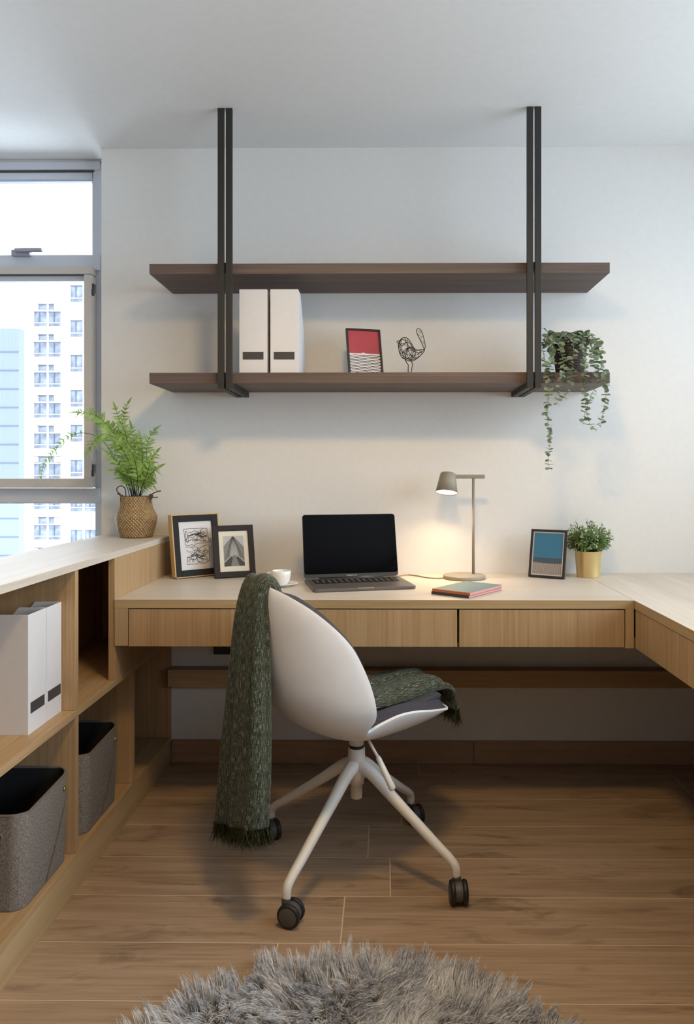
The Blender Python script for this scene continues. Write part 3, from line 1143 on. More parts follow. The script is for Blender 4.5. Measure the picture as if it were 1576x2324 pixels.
# ------------------------------------------------------------------ picture frames
def frame(label, x, y, z, yaw, lean, w, h, border, depth, mat, art, group=None, outer=None, inner_slope=0.0):
    t = thing('picture_frame', label, 'picture frame', (x, y, z + depth * math.sin(lean)), (-lean, 0, yaw), group)
    bm = BM()
    b = border
    for (x0, x1, z0, z1) in ((-w / 2, -w / 2 + b, 0, h), (w / 2 - b, w / 2, 0, h), (-w / 2 + b, w / 2 - b, 0, b), (-w / 2 + b, w / 2 - b, h - b, h)):
        bx(bm, x0, x1, 0, depth, z0, z1)
    obj('frame_moulding', bm, mat, t, 0.0012)
    if outer:
        bm = BM()
        e = 0.005
        for (x0, x1, z0, z1) in ((-w / 2 - e, -w / 2 - 0.0002, 0, h + e), (w / 2 + 0.0002, w / 2 + e, 0, h + e), (-w / 2, w / 2, h + 0.0002, h + e), (-w / 2, w / 2, -0.004, -0.0002)):
            bx(bm, x0, x1, -0.0015, depth + 0.01, z0, z1)
        obj('outer_edge', bm, outer, t, 0.0008)
    bm = BM()
    bx(bm, -w / 2 + 0.004, w / 2 - 0.004, depth, depth + 0.002, 0.004, h - 0.004)
    obj('backing_board', bm, 'stand', t)
    # folding strut behind, from mid-height down to the table
    bm = BM()
    H = 0.58 * h
    th = lean + R(17)
    foot = Vector((0, depth + 0.002 + H * math.tan(lean + R(12)) * math.cos(lean), 0))
    zz = -(foot.y) * math.tan(lean) + 0.004 * 0
    p0 = Vector((0, depth + 0.003, H))
    p1 = Vector((0, depth + H * 0.42, zz + depth * 0.0))
    p1.y = depth + 0.30 * H
    p1.z = -(p1.y - depth) * math.tan(lean) + 0.002
    for sx in (1,):
        hw0, hw1 = 0.016, 0.026
        v = [bm.verts.new(q) for q in (p0 + Vector((-hw0, 0, 0)), p0 + Vector((hw0, 0, 0)), p1 + Vector((hw1, 0, 0)), p1 + Vector((-hw1, 0, 0)))]
        u = [bm.verts.new(q.co + Vector((0, 0.002, 0))) for q in v]
        bm.faces.new(v[::-1])
        bm.faces.new(u)
        for i in range(4):
            bm.faces.new((v[i], v[(i + 1) % 4], u[(i + 1) % 4], u[i]))
    obj('easel_strut', bm, 'stand', t)
    # the picture
    bm = BM()
    art(bm, -w / 2 + b, w / 2 - b, b, h - b, depth * 0.45)
    return t, bm


def flat(bm, pts, y, mi):
    f = bm.faces.new([bm.verts.new((p[0], y, p[1])) for p in pts])
    f.material_index = mi
    return f


def ink(bm, pts, wdt, y, mi):
    """A pen line: a ribbon along 2D points."""
    n = len(pts)
    L_, R_ = [], []
    for i in range(n):
        a = Vector(pts[max(0, i - 1)])
        b = Vector(pts[min(n - 1, i + 1)])
        d = (b - a)
        d = d.normalized() if d.length > 1e-9 else Vector((1, 0))
        nn = Vector((-d.y, d.x)) * wdt / 2
        p = Vector(pts[i])
        L_.append(bm.verts.new((p.x + nn.x, y, p.y + nn.y)))
        R_.append(bm.verts.new((p.x - nn.x, y, p.y - nn.y)))
    for i in range(n - 1):
        f = bm.faces.new((L_[i], L_[i + 1], R_[i + 1], R_[i]))
        f.material_index = mi


def art_red(bm, x0, x1, z0, z1, y):
    W, H = x1 - x0, z1 - z0
    flat(bm, [(x0, z0), (x1, z0), (x1, z1), (x0, z1)], y, 0)
    flat(bm, [(x0, z0 + H * 0.475), (x0 + W * 0.38, z0 + H * 0.475), (x0 + W * 0.45, z0 + H * 0.50), (x0 + W * 0.55, z0 + H * 0.475), (x1, z0 + H * 0.475), (x1, z1), (x0, z1)], y - 0.0004, 1)
    rnd = random.Random(3)
    for k in range(13):
        zb = z0 + H * (0.02 + 0.034 * k)
        ph = (k % 2) * 0.5
        pts = []
        for u in np.linspace(0, 1, 33):
            s = (u * 2.0 + 0.05 + ph) % 1.0
            tri = (1 - abs(s - 0.5) / 0.14) if abs(s - 0.5) < 0.14 else 0.0
            dip = -(1 - abs(s - 0.12) / 0.1) * 0.4 if abs(s - 0.12) < 0.1 else 0
            pts.append((x0 + W * u, zb + (tri + dip) * H * 0.026 * (0.7 + 0.5 * rnd.random())))
        ink(bm, pts, 0.0019, y - 0.0008, 2)


def art_blue(bm, x0, x1, z0, z1, y):
    W, H = x1 - x0, z1 - z0
    m_ = 0.0045
    flat(bm, [(x0, z0), (x1, z0), (x1, z1), (x0, z1)], y, 0)
    a, b_, c, d = x0 + m_, x1 - m_, z0 + m_, z1 - m_
    hz = c + (d - c) * 0.40
    flat(bm, [(a, hz), (b_, hz), (b_, d), (a, d)], y - 0.0004, 1)
    curve = [(a + (b_ - a) * u, c + (d - c) * (0.285 - 0.012 * math.sin(PI * u) - 0.01 * u)) for u in np.linspace(0, 1, 12)]
    flat(bm, [(b_, hz), (a, hz)] + curve, y - 0.0004, 2)
    flat(bm, [(b_, c), (a, c)][::-1] + curve[::-1], y - 0.0004, 3)
    for k in range(34):
        u = (k + 0.5) / 34
        ink(bm, [(a + (b_ - a) * u, c), (a + (b_ - a) * u, c + (d - c) * (0.28 - 0.012 * math.sin(PI * u) - 0.01 * u))], 0.0011, y - 0.0008, 0)
        ink(bm, [(a + (b_ - a) * u, c + (d - c) * 0.285), (a + (b_ - a) * u, hz)], 0.0005, y - 0.0008, 3)


def art_doodle(bm, x0, x1, z0, z1, y):
    W, H = x1 - x0, z1 - z0
    flat(bm, [(x0, z0), (x1, z0), (x1, z1), (x0, z1)], y, 0)
    rnd = random.Random(11)

    def X(u, v):
        return (x0 + W * u, z0 + H * v)

    def curve(cp, wd=0.0016, jit=0.012, n=None):
        cp = [(a + rnd.uniform(-jit, jit), b + rnd.uniform(-jit, jit)) for a, b in cp]
        pp = smooth_path(cp, n or len(cp) * 6)
        ink(bm, [X(a, b) for a, b in pp], wd, y - 0.0006, 1)
    # two stacked rounded outlines filled with wandering pen lines
    curve([(0.16, 0.84), (0.17, 0.60), (0.18, 0.52), (0.3, 0.50), (0.36, 0.52), (0.45, 0.49), (0.5, 0.52), (0.66, 0.55), (0.86, 0.53), (0.88, 0.62), (0.86, 0.78), (0.85, 0.84), (0.7, 0.855), (0.5, 0.85), (0.4, 0.845), (0.16, 0.84)])
    curve([(0.17, 0.47), (0.4, 0.47), (0.52, 0.44), (0.5, 0.38), (0.36, 0.30), (0.24, 0.27), (0.2, 0.22), (0.19, 0.12), (0.3, 0.11), (0.5, 0.12), (0.52, 0.15), (0.6, 0.12), (0.82, 0.13), (0.86, 0.2), (0.88, 0.34), (0.86, 0.48), (0.7, 0.47), (0.6, 0.45)])
    curve([(0.2, 0.80), (0.21, 0.62), (0.27, 0.56), (0.28, 0.7), (0.24, 0.8), (0.2, 0.8)])
    for k in range(30):
        up = k % 2
        cx, cz = rnd.uniform(0.28, 0.76), rnd.uniform(0.58, 0.80) if up else rnd.uniform(0.16, 0.43)
        an = rnd.uniform(-0.9, 0.9)
        L_ = rnd.uniform(0.12, 0.26)
        cp = []
        for s in np.linspace(-1, 1, 7):
            off = 0.035 * math.sin(s * 4 + k)
            cp.append((min(0.84, max(0.2, cx + math.cos(an) * L_ * s - math.sin(an) * off)), min(0.83 if up else 0.46, max(0.54 if up else 0.14, cz + (math.sin(an) * L_ * s + math.cos(an) * off) * 0.6))))
        curve(cp, rnd.choice([0.0013, 0.0017, 0.002]), 0.006)
    for k in range(12):
        cx, cz = rnd.uniform(0.25, 0.8), rnd.choice([rnd.uniform(0.58, 0.8), rnd.uniform(0.16, 0.42)])
        r = rnd.uniform(0.014, 0.032)
        ink(bm, [X(cx + r * math.cos(a), cz + r * 0.8 * math.sin(a)) for a in np.linspace(0, 2 * PI, 12)], 0.0014, y - 0.0009, 1)


def art_tower(bm, x0, x1, z0, z1, y):
    W, H = x1 - x0, z1 - z0
    flat(bm, [(x0, z0), (x1, z0), (x1, z1), (x0, z1)], y, 0)
    mx, mz = 0.155 * W, 0.125 * H
    a, b_, c, d = x0 + mx, x1 - mx, z0 + mz * 1.05, z1 - mz
    w_, h_ = b_ - a, d - c

    def X(u, v):
        return (a + w_ * u, c + h_ * v)
    yy = y - 0.0004
    flat(bm, [X(0, 0), X(1, 0), X(1, 1), X(0, 1)], yy, 1)
    flat(bm, [X(0, 0), X(1, 0), X(1, 0.62), X(0.5, 1.0), X(0.46, 1.0), X(0, 0.66)], yy - 0.0003, 2)
    flat(bm, [X(0.28, 0.35), X(0.74, 0.35), X(0.52, 0.98), X(0.46, 0.98)], yy - 0.0005, 1)
    for k in range(14):
        u = (k + 0.5) / 14
        ink(bm, [X(u, 0.34 - 0.25 * abs(u - 0.5)), X(0.48 + (u - 0.5) * 0.08, 0.97)], 0.0009, yy - 0.0008, 3)
    flat(bm, [X(0, 0), X(0.32, 0), X(0.44, 0.3), X(0.3, 0.34), X(0.02, 0.13)], yy - 0.0010, 3)
    flat(bm, [X(1, 0), X(0.74, 0), X(0.6, 0.28), X(0.72, 0.33), X(1, 0.12)], yy - 0.0010, 3)
    flat(bm, [X(0.32, 0), X(0.74, 0), X(0.62, 0.28), X(0.42, 0.28)], yy - 0.0010, 2)
    ink(bm, [X(0, 0.13), X(0.33, 0.33), X(0.42, 0.31), X(0.5, 0.36), X(0.58, 0.31), X(0.68, 0.33), X(1, 0.12)], 0.003, yy - 0.0014, 1)
    ink(bm, [X(0.44, 0.31), X(0.5, 0.35), X(0.57, 0.31)], 0.0022, yy - 0.0017, 3)


t, bm = frame('small black frame with a red and white wave print on the hanging shelf', -0.069, 2.7446, 1.5015, R(15.4), R(16.4), 0.1335, 0.192, 0.0075, 0.012, 'blackframe', art_red)
obj('print', bm, ['paper', 'red', 'ink'], t)
t, bm = frame('gold edged slate frame with a black line drawing, on the desk by the bookcase', -0.7034, 2.7957, DZ + 0.004, R(40.7), R(9.6), 0.185, 0.230, 0.0235, 0.018, 'slate', art_doodle, outer='gold_wood')
obj('print', bm, ['paper', 'ink'], t)
t, bm = frame('dark brown frame with a black and white skyscraper photo, overlapping the gold frame', -0.5619, 2.7773, DZ, R(24.4), R(15.1), 0.1555, 0.1984, 0.0215, 0.014, 'espresso', art_tower)
obj('print', bm, ['paper_warm', 'grey1', 'grey2', 'grey3'], t)
t, bm = frame('thin black frame with a blue abstract print, on the desk beside the gold plant pot', 0.6009, 2.777, DZ, R(-31.0), R(11.9), 0.1384, 0.1818, 0.0085, 0.012, 'blackframe', art_blue)
obj('print', bm, ['paper', 'blue', 'blue2', 'taupe'], t)

# ------------------------------------------------------------------ wire bird
by = 2.73
b0 = P(934, 845, by)
t = thing('wire_bird', 'black wire bird sculpture with raised tail on the hanging shelf', 'sculpture', (b0.x, by, 1.5015))
T0 = Vector((b0.x, by, 1.5015))


def BP(px, py, dy=0.0):
    return P(px, py, by + dy) - T0


def cs(u, v):      # crop pixels of the bird to photo pixels
    return 760 + u / 6.567, 720 + v / 6.567


def loop3(us, dy, closed=True, n=60):
    pts = us + [us[0]] if closed else us
    sp = smooth_path([(*cs(a, b), d) for (a, b), d in zip(pts, list(dy) + ([dy[0]] if closed else []))], n)
    return [BP(a, b, d) for a, b, d in sp]


out = [(985, 330), (1040, 300), (1090, 320), (1140, 385), (1185, 460), (1230, 490), (1340, 485), (1290, 560), (1220, 620), (1140, 655), (1060, 630), (1000, 590), (965, 520), (955, 440), (965, 380)]
bm = BM()
tube(bm, loop3(out, [0.0] * len(out))[:-1], 0.00160, 6, closed=True)
tube(bm, loop3(out, [0.004 * math.sin(i) for i in range(len(out))])[:-1], 0.00116, 5, closed=True)
# slanting rings around the body
for c, rx, rz, tl_, dp in (((1015, 365), 42, 62, 0.3, 0.012), ((1025, 430), 60, 95, -0.2, 0.018), ((1065, 500), 85, 125, 0.25, 0.026), ((1110, 550), 95, 95, -0.4, 0.028), ((1165, 560), 90, 70, 0.3, 0.024), ((1225, 545), 75, 50, -0.3, 0.015), ((1060, 470), 100, 150, -0.5, 0.02)):
    pts = []
    for a in np.linspace(0, 2 * PI, 26, endpoint=False):
        ex, ez = rx * math.cos(a), rz * math.sin(a)
        pts.append(BP(*cs(c[0] + ex * math.cos(tl_) - ez * math.sin(tl_), c[1] + ex * math.sin(tl_) + ez * math.cos(tl_)), dp * math.sin(a + tl_)))
    tube(bm, pts, 0.0009, 5, closed=True)
# wing ring and long diagonal wires on both sides
for sd in (-1, 1):
    wing = [(1050, 500), (1120, 450), (1190, 480), (1200, 550), (1150, 620), (1080, 620), (1045, 560)]
    tube(bm, loop3(wing, [sd * 0.024] * 7, n=30)[:-1], 0.00130, 5, closed=True)
    for ln in ([(990, 340), (990, 470), (1040, 590), (1150, 640)], [(1080, 330), (1090, 470), (1160, 600), (1220, 610)], [(1000, 520), (1100, 560), (1220, 560), (1335, 490)], [(1070, 370), (1130, 470), (1230, 530), (1330, 495)], [(975, 400), (1050, 390), (1060, 340)], [(1040, 620), (1100, 470), (1180, 450)]):
        k = len(ln)
        tube(bm, loop3(ln, [sd * 0.022 * math.sin(PI * (i + 0.3) / (k - 0.4)) for i in range(k)], False, 16), 0.00116, 5)
rb = random.Random(5)
for k in range(16):
    c = (rb.uniform(990, 1230), rb.uniform(400, 620))
    c2 = (c[0] + rb.uniform(-70, 70), c[1] + rb.uniform(-60, 60))
    tube(bm, [BP(*cs(*c), rb.uniform(-0.02, 0.02)), BP(*cs(*c2), rb.uniform(-0.02, 0.02))], 0.00072, 4)
obj('body', bm, 'wire', t)
bm = BM()
tube(bm, loop3([(970, 350), (935, 355), (932, 375), (965, 390)], [0, 0, 0, 0], False, 14), 0.00145, 5)
obj('beak', bm, 'wire', t)
bm = BM()
tl = [(1340, 485), (1350, 420), (1325, 300), (1290, 200), (1245, 170), (1220, 200), (1235, 260), (1290, 370)]
tube(bm, loop3(tl, [0] * 8, True, 40)[:-1], 0.00145, 5, closed=True)
for a_, b_ in (((1230, 200), (1290, 220)), ((1290, 220), (1240, 260)), ((1250, 270), (1305, 290)), ((1305, 290), (1270, 330)), ((1275, 340), (1330, 370)), ((1330, 370), (1310, 410))):
    tube(bm, [BP(*cs(*a_)), BP(*cs(*b_))], 0.00072, 4)
obj('tail', bm, 'wire', t)
for lg in ([(1050, 630), (1075, 680), (1098, 710), (1095, 880)], [(1140, 640), (1152, 670), (1160, 710), (1140, 830), (1140, 880)]):
    bm = BM()
    pp = [BP(*cs(*q), 0.01 if lg[0][0] < 1100 else -0.01) for q in lg]
    pp[-1].z = 0.001
    tube(bm, pp, 0.00174, 6)
    obj('leg', bm, 'wire', t)

# ------------------------------------------------------------------ laptop
LP = (-0.1216, 2.7098)
t = thing('laptop', 'open dark grey laptop with black screen on the desk', 'laptop', (LP[0], LP[1], DZ), (0, 0, R(13.8)))
lw, ld = 0.352, 0.239


def rrect(w, d, rc, y0, n=6):
    pts = []
    for q, (cx, cy) in enumerate(((w / 2 - rc, y0 + d - rc), (-w / 2 + rc, y0 + d - rc), (-w / 2 + rc, y0 + rc), (w / 2 - rc, y0 + rc))):
        for s in range(n + 1):
            an = PI / 2 * (q + s / n)
            pts.append((cx + rc * math.cos(an), cy + rc * math.sin(an)))
    return pts


bm = BM()
prism(bm, rrect(lw, ld, 0.011, -ld), 2, 0.0015, 0.0115)
base = obj('base', bm, 'alum_dark', t, 0.0012)
bm = BM()
bx(bm, -0.152, 0.152, -0.125, -0.022, 0.0114, 0.0118)
obj('keyboard_well', bm, 'keys', base)
bm = BM()
for r_ in range(6):
    yk = -0.026 - 0.0168 * r_
    nk = 14
    for k in range(nk):
        xk = -0.149 + 0.298 * k / nk
        if r_ == 5 and 4 <= k <= 8 and k != 4:
            continue
        wk = 0.298 / nk - 0.0022
        if r_ == 5 and k == 4:
            wk = 0.298 / nk * 5 - 0.0022
        bx(bm, xk, xk + wk, yk - (0.0145 if r_ else 0.009), yk, 0.0119, 0.0127)
obj('keys', bm, 'keys', base, 0.0004)
bm = BM()
for r_ in range(1, 5):
    for k in range(14):
        xk = -0.149 + 0.298 * k / 14 + 0.008
        yk = -0.026 - 0.0168 * r_ - 0.006
        bx(bm, xk, xk + 0.0035, yk - 0.0022, yk + 0.0022, 0.01272, 0.01282)
obj('key_legends', bm, 'keymark', base)
bm = BM()
prism(bm, rrect(0.155, 0.095, 0.004, -0.232), 2, 0.0115, 0.0117)
obj('trackpad', bm, 'alum_dark', base)
bm = BM()
bx(bm, -0.028, 0.028, -ld - 0.0006, -ld + 0.004, 0.0085, 0.0119)
obj('thumb_notch', bm, 'alum_edge', base)
lid = bpy.data.objects.new('lid', None)
LEAN = R(14.5)
bm = BM()
prism(bm, rrect(lw, 0.2345, 0.011, 0.0), 2, -0.0045, 0.0)
# lid built flat (x, up, thickness) then stood up on the hinge
rot = Matrix.Rotation(R(90) - LEAN, 4, 'X')
bmesh.ops.transform(bm, matrix=Matrix.Translation((0, 0.001, 0.0135)) @ rot, verts=bm.verts)
lid = obj('lid', bm, 'lid_grey', t, 0.001)
bm = BM()
prism(bm, rrect(lw - 0.004, 0.2345 - 0.016, 0.009, 0.014), 2, 0.0002, 0.0008)
bmesh.ops.transform(bm, matrix=Matrix.Translation((0, 0.001, 0.0135)) @ rot, verts=bm.verts)
obj('screen', bm, 'screen', lid)
# lettering on the strip below the screen
tc_ = bpy.data.curves.new('lettering', 'FONT')
tc_.body = 'MacBook Pro'
tc_.size = 0.0072
tc_.extrude = 0.0001
tc_.align_x = 'CENTER'
to = bpy.data.objects.new('lettering', tc_)
COL.objects.link(to)
bpy.context.view_layer.update()
me = bpy.data.meshes.new_from_object(to.evaluated_get(bpy.context.evaluated_depsgraph_get()))
bpy.data.objects.remove(to)
me.transform(Matrix.Translation((0, 0.001, 0.0135)) @ rot @ Matrix.Translation((0, 0.0048, 0.0004)))
me.materials.clear()
me.materials.append(M['keymark'])
to = bpy.data.objects.new('lettering', me)
COL.objects.link(to)
to.parent = lid
bm = BM()
tube(bm, [(-0.12, 0.004, 0.0125), (0.12, 0.004, 0.0125)], 0.0045, 10)
obj('hinge', bm, 'keys', t)

# ------------------------------------------------------------------ desk lamp
lx, ly = 0.296, 2.775
t = thing('desk_lamp', 'lit taupe desk lamp with round base and tilted cone shade', 'lamp', (lx, ly, DZ))
bm = BM()
lathe(bm, [(0, 0), (0.077, 0), (0.079, 0.002), (0.079, 0.012), (0.0775, 0.0135), (0, 0.0135)], 64)
obj('base', bm, 'lamp', t)
px_, py_ = P(1075, 1200, 2.80).x - lx, 2.80 - ly
bm = BM()
tube(bm, [(px_, py_, 0.0135), (px_, py_, 0.374)], 0.0055, 16)
obj('pole', bm, 'lamp', t)
bm = BM()
ax0 = P(1032, 1082, 2.80).x - lx
ax1 = P(1101, 1082, 2.80).x - lx
bx(bm, ax0, ax1, py_ - 0.008, py_ + 0.008, 0.3735, 0.3885)
obj('arm', bm, 'lamp', t, 0.003)
# shade: a cone tipped towards the room
sp_ = P(1016, 1095, 2.80) - Vector((lx, ly, DZ))
Ms = Matrix.Rotation(R(6), 3, 'Y') @ Matrix.Rotation(R(-15), 3, 'X')
bm = BM()
lathe(bm, [(0, 0.036), (0.026, 0.036), (0.0295, 0.033), (0.042, -0.040), (0.0405, -0.040), (0.028, 0.029), (0, 0.030)], 48, sp_, mat=Ms)
obj('shade', bm, 'lamp', t)
bm = BM()
lathe(bm, [(0, -0.0375), (0.0398, -0.0375), (0.0398, -0.035), (0, -0.035)], 40, sp_, mat=Ms)
obj('diffuser', bm, 'diffuser', t)
bm = BM()
cp = [(a, b, y_) for a, b, y_ in ((1008, 1306.5, 2.765), (990, 1304, 2.76), (968, 1302, 2.78), (945, 1297.5, 2.83), (925, 1297.5, 2.85), (905, 1301, 2.82), (880, 1302, 2.82), (850, 1302, 2.85))]
pp = [P(a, b, y_) - Vector((lx, ly, DZ)) for a, b, y_ in cp]
for q in pp:
    q.z = 0.0026
tube(bm, smooth_path(pp, 40), 0.0022, 8)
obj('cord', bm, 'cable', t)
ld_ = bpy.data.lights.new('lamp_light', 'AREA')
ld_.shape = 'DISK'
ld_.size = 0.075
ld_.color = (1.0, 0.70, 0.40)
ld_.energy = 1.0
ld_.spread = R(130)
lo_ = bpy.data.objects.new('lamp_light', ld_)
COL.objects.link(lo_)
lo_.parent = t
lo_.matrix_local = Matrix.Translation(sp_ + Ms @ Vector((0, 0, -0.039))) @ Ms.to_4x4()

# ------------------------------------------------------------------ notebooks
na = R(52.4)
nc = (0.272, 2.4585)
for k, (lab, sp_m) in enumerate((('dark spined notebook at the bottom of the pair on the desk', 'charcoal'), ('teal covered notebook with orange spine on top of the pair', 'orange'))):
    t = thing('notebook', lab, 'notebook', (nc[0] + 0.002 * k, nc[1] - 0.001 * k, DZ + 0.0092 * k), (0, 0, na + R(0.8) * k))
    L_, W_ = 0.212, 0.142
    bm = BM()
    bx(bm, -L_ / 2 + 0.0, L_ / 2, -W_ / 2, W_ / 2, 0.008, 0.0091)
    bx(bm, -L_ / 2 + 0.0, L_ / 2, -W_ / 2, W_ / 2, 0.0, 0.001)
    obj('cover', bm, 'teal' if k else 'charcoal', t, 0.0004)
    bm = BM()
    bx(bm, -L_ / 2 + 0.0005, L_ / 2 - 0.001, -W_ / 2 + 0.001, W_ / 2 - 0.001, 0.001, 0.008)
    obj('pages', bm, 'pink', t)
    bm = BM()
    bx(bm, -L_ / 2 - 0.0012, -L_ / 2 + 0.0003, -W_ / 2, W_ / 2, 0.0002, 0.0089)
    obj('spine', bm, sp_m, t, 0.0006)

# ------------------------------------------------------------------ cup and saucer
cx, cy = -0.363, 2.585
o = thing('saucer', 'white saucer under the white cup on the desk', 'saucer', (cx, cy, DZ))
bm = BM()
lathe(bm, [(0, 0), (0.032, 0), (0.034, 0.002), (0.052, 0.0085), (0.0585, 0.0105), (0.0585, 0.012), (0.051, 0.0105), (0.033, 0.005), (0, 0.0048)], 56)
obj('dish', bm, 'china', o)
o = thing('coffee_cup', 'small white coffee cup on its saucer behind the chair back', 'cup', (cx, cy, DZ + 0.0048))
bm = BM()
lathe(bm, [(0, 0.0015), (0.016, 0.0015), (0.017, 0), (0.0195, 0), (0.023, 0.005), (0.029, 0.016), (0.0325, 0.032), (0.0335, 0.049), (0.0325, 0.0495), (0.031, 0.048), (0.030, 0.032), (0.0265, 0.017), (0.019, 0.007), (0, 0.006)], 48)
obj('bowl', bm, 'china', o)
bm = BM()
hp = [(-0.031, -0.002, 0.041), (-0.044, -0.004, 0.042), (-0.052, -0.005, 0.034), (-0.047, -0.004, 0.022), (-0.029, -0.002, 0.017)]
tube(bm, smooth_path(hp, 20), 0.0036, 10, flat=0.8)
obj('handle', bm, 'china', o)


# ------------------------------------------------------------------ plants
def leaf(bm, base, d, up, L_, W_, mi=0, n=5, fold=0.25, curl=0.0):
    """A pointed oval leaf with a fold along the midrib."""
    d = d.normalized()
    s = d.cross(up)
    if s.length < 1e-5:
        s = d.orthogonal()
    s.normalize()
    u = s.cross(d).normalized()
    mid, lf, rt = [], [], []
    for i in range(n + 1):
        f = i / n
        w = W_ * 0.5 * math.sin(PI * min(1, f * 0.96 + 0.03)) ** 0.8
        p = base + d * (L_ * f) - u * (curl * L_ * f * f)
        mid.append(bm.verts.new(p))
        lf.append(bm.verts.new(p + s * w + u * w * fold))
        rt.append(bm.verts.new(p - s * w + u * w * fold))
    for i in range(n):
        for A, B in ((mid, lf), (rt, mid)):
            f = bm.faces.new((A[i], A[i + 1], B[i + 1], B[i]))
            f.material_index = mi
            f.smooth = True


def pinna(bm, base, d, up, L_, W_, mi=0, droop=0.15):
    """A toothed fern leaflet."""
    d = d.normalized()
    s = d.cross(up)
    if s.length < 1e-5:
        s = d.orthogonal()
    s.normalize()
    u = s.cross(d).normalized()
    n = max(6, int(L_ / 0.0048))
    mid = []
    for i in range(n + 1):
        f = i / n
        mid.append(bm.verts.new(base + d * (L_ * f) - Vector((0, 0, 1)) * (droop * L_ * f * f)))
    for i in range(n):
        f = (i + 0.3) / n
        w = W_ * 0.5 * (1 - f) ** 0.75 * min(1, 0.55 + f * 4)
        for sg in (1, -1):
            p = mid[i].co
            q = mid[i + 1].co
            a = bm.verts.new(p * 0.65 + q * 0.35 + s * sg * w * 0.92 + d * (0.3 * L_ / n) + u * w * 0.15)
            b = bm.verts.new(q + s * sg * w * 0.78 + d * (0.45 * L_ / n) + u * w * 0.1)
            fc = bm.faces.new((mid[i], mid[i + 1], b, a) if sg > 0 else (mid[i + 1], mid[i], a, b))
            fc.material_index = mi


# fern in a seagrass belly basket
FX, FYc, FZ = P(309.5, 1200, 2.835).x, 2.835, 0.897
t = thing('potted_fern', 'bright green fern in a woven seagrass belly basket on the bookcase top', 'plant', (FX, FYc, FZ))
F0 = Vector((FX, FYc, FZ))
bm = BM()
prof = [(0, 0.0), (0.054, 0.0), (0.060, 0.003), (0.066, 0.02), (0.073, 0.045), (0.0785, 0.072), (0.0775, 0.082), (0.069, 0.098), (0.061, 0.115), (0.0585, 0.135), (0.0595, 0.156), (0.057, 0.158), (0.055, 0.15), (0.055, 0.12), (0.0, 0.12)]
prof2 = []
for i in range(len(prof) - 1):
    for s in range(3):
        f = s / 3
        prof2.append((prof[i][0] * (1 - f) + prof[i + 1][0] * f, prof[i][1] * (1 - f) + prof[i + 1][1] * f))
prof2.append(prof[-1])
lathe(bm, prof2, 72, uvw=0.42)
bk = obj('basket', bm, 'weave', t)
bm = BM()
hl = [P(a, b, 2.80) - F0 for a, b in ((275, 1141), (274, 1128), (276, 1124), (268, 1117), (265, 1110), (270, 1104), (277, 1103), (284, 1109), (286, 1126))]
tube(bm, smooth_path(hl, 40), 0.0021, 7)
tube(bm, [P(a, b, 2.797) - F0 for a, b in ((267, 1120), (274, 1124), (279, 1125), (279, 1132))], 0.0032, 7)
obj('handle', bm, 'rope', bk)
bm = BM()
tube(bm, smooth_path([P(a, b, y_) - F0 for a, b, y_ in ((341, 1140, 2.80), (342, 1128, 2.80), (346, 1121, 2.81), (356, 1116, 2.82), (365, 1114, 2.83))], 20), 0.0026, 7)
tube(bm, smooth_path([P(a, b, y_) - F0 for a, b, y_ in ((340, 1127, 2.80), (348, 1129, 2.81), (358, 1128.5, 2.82))], 12), 0.0022, 7)
tube(bm, smooth_path([P(a, b, y_) - F0 for a, b, y_ in ((338, 1126, 2.797), (343, 1122, 2.797), (347, 1127, 2.797), (342, 1132, 2.797))], 12), 0.003, 7)
obj('handle', bm, 'rope', bk)
bm = BM()
lathe(bm, [(0.0548, 0.121), (0, 0.128)], 24)
obj('soil', bm, 'soil', t)
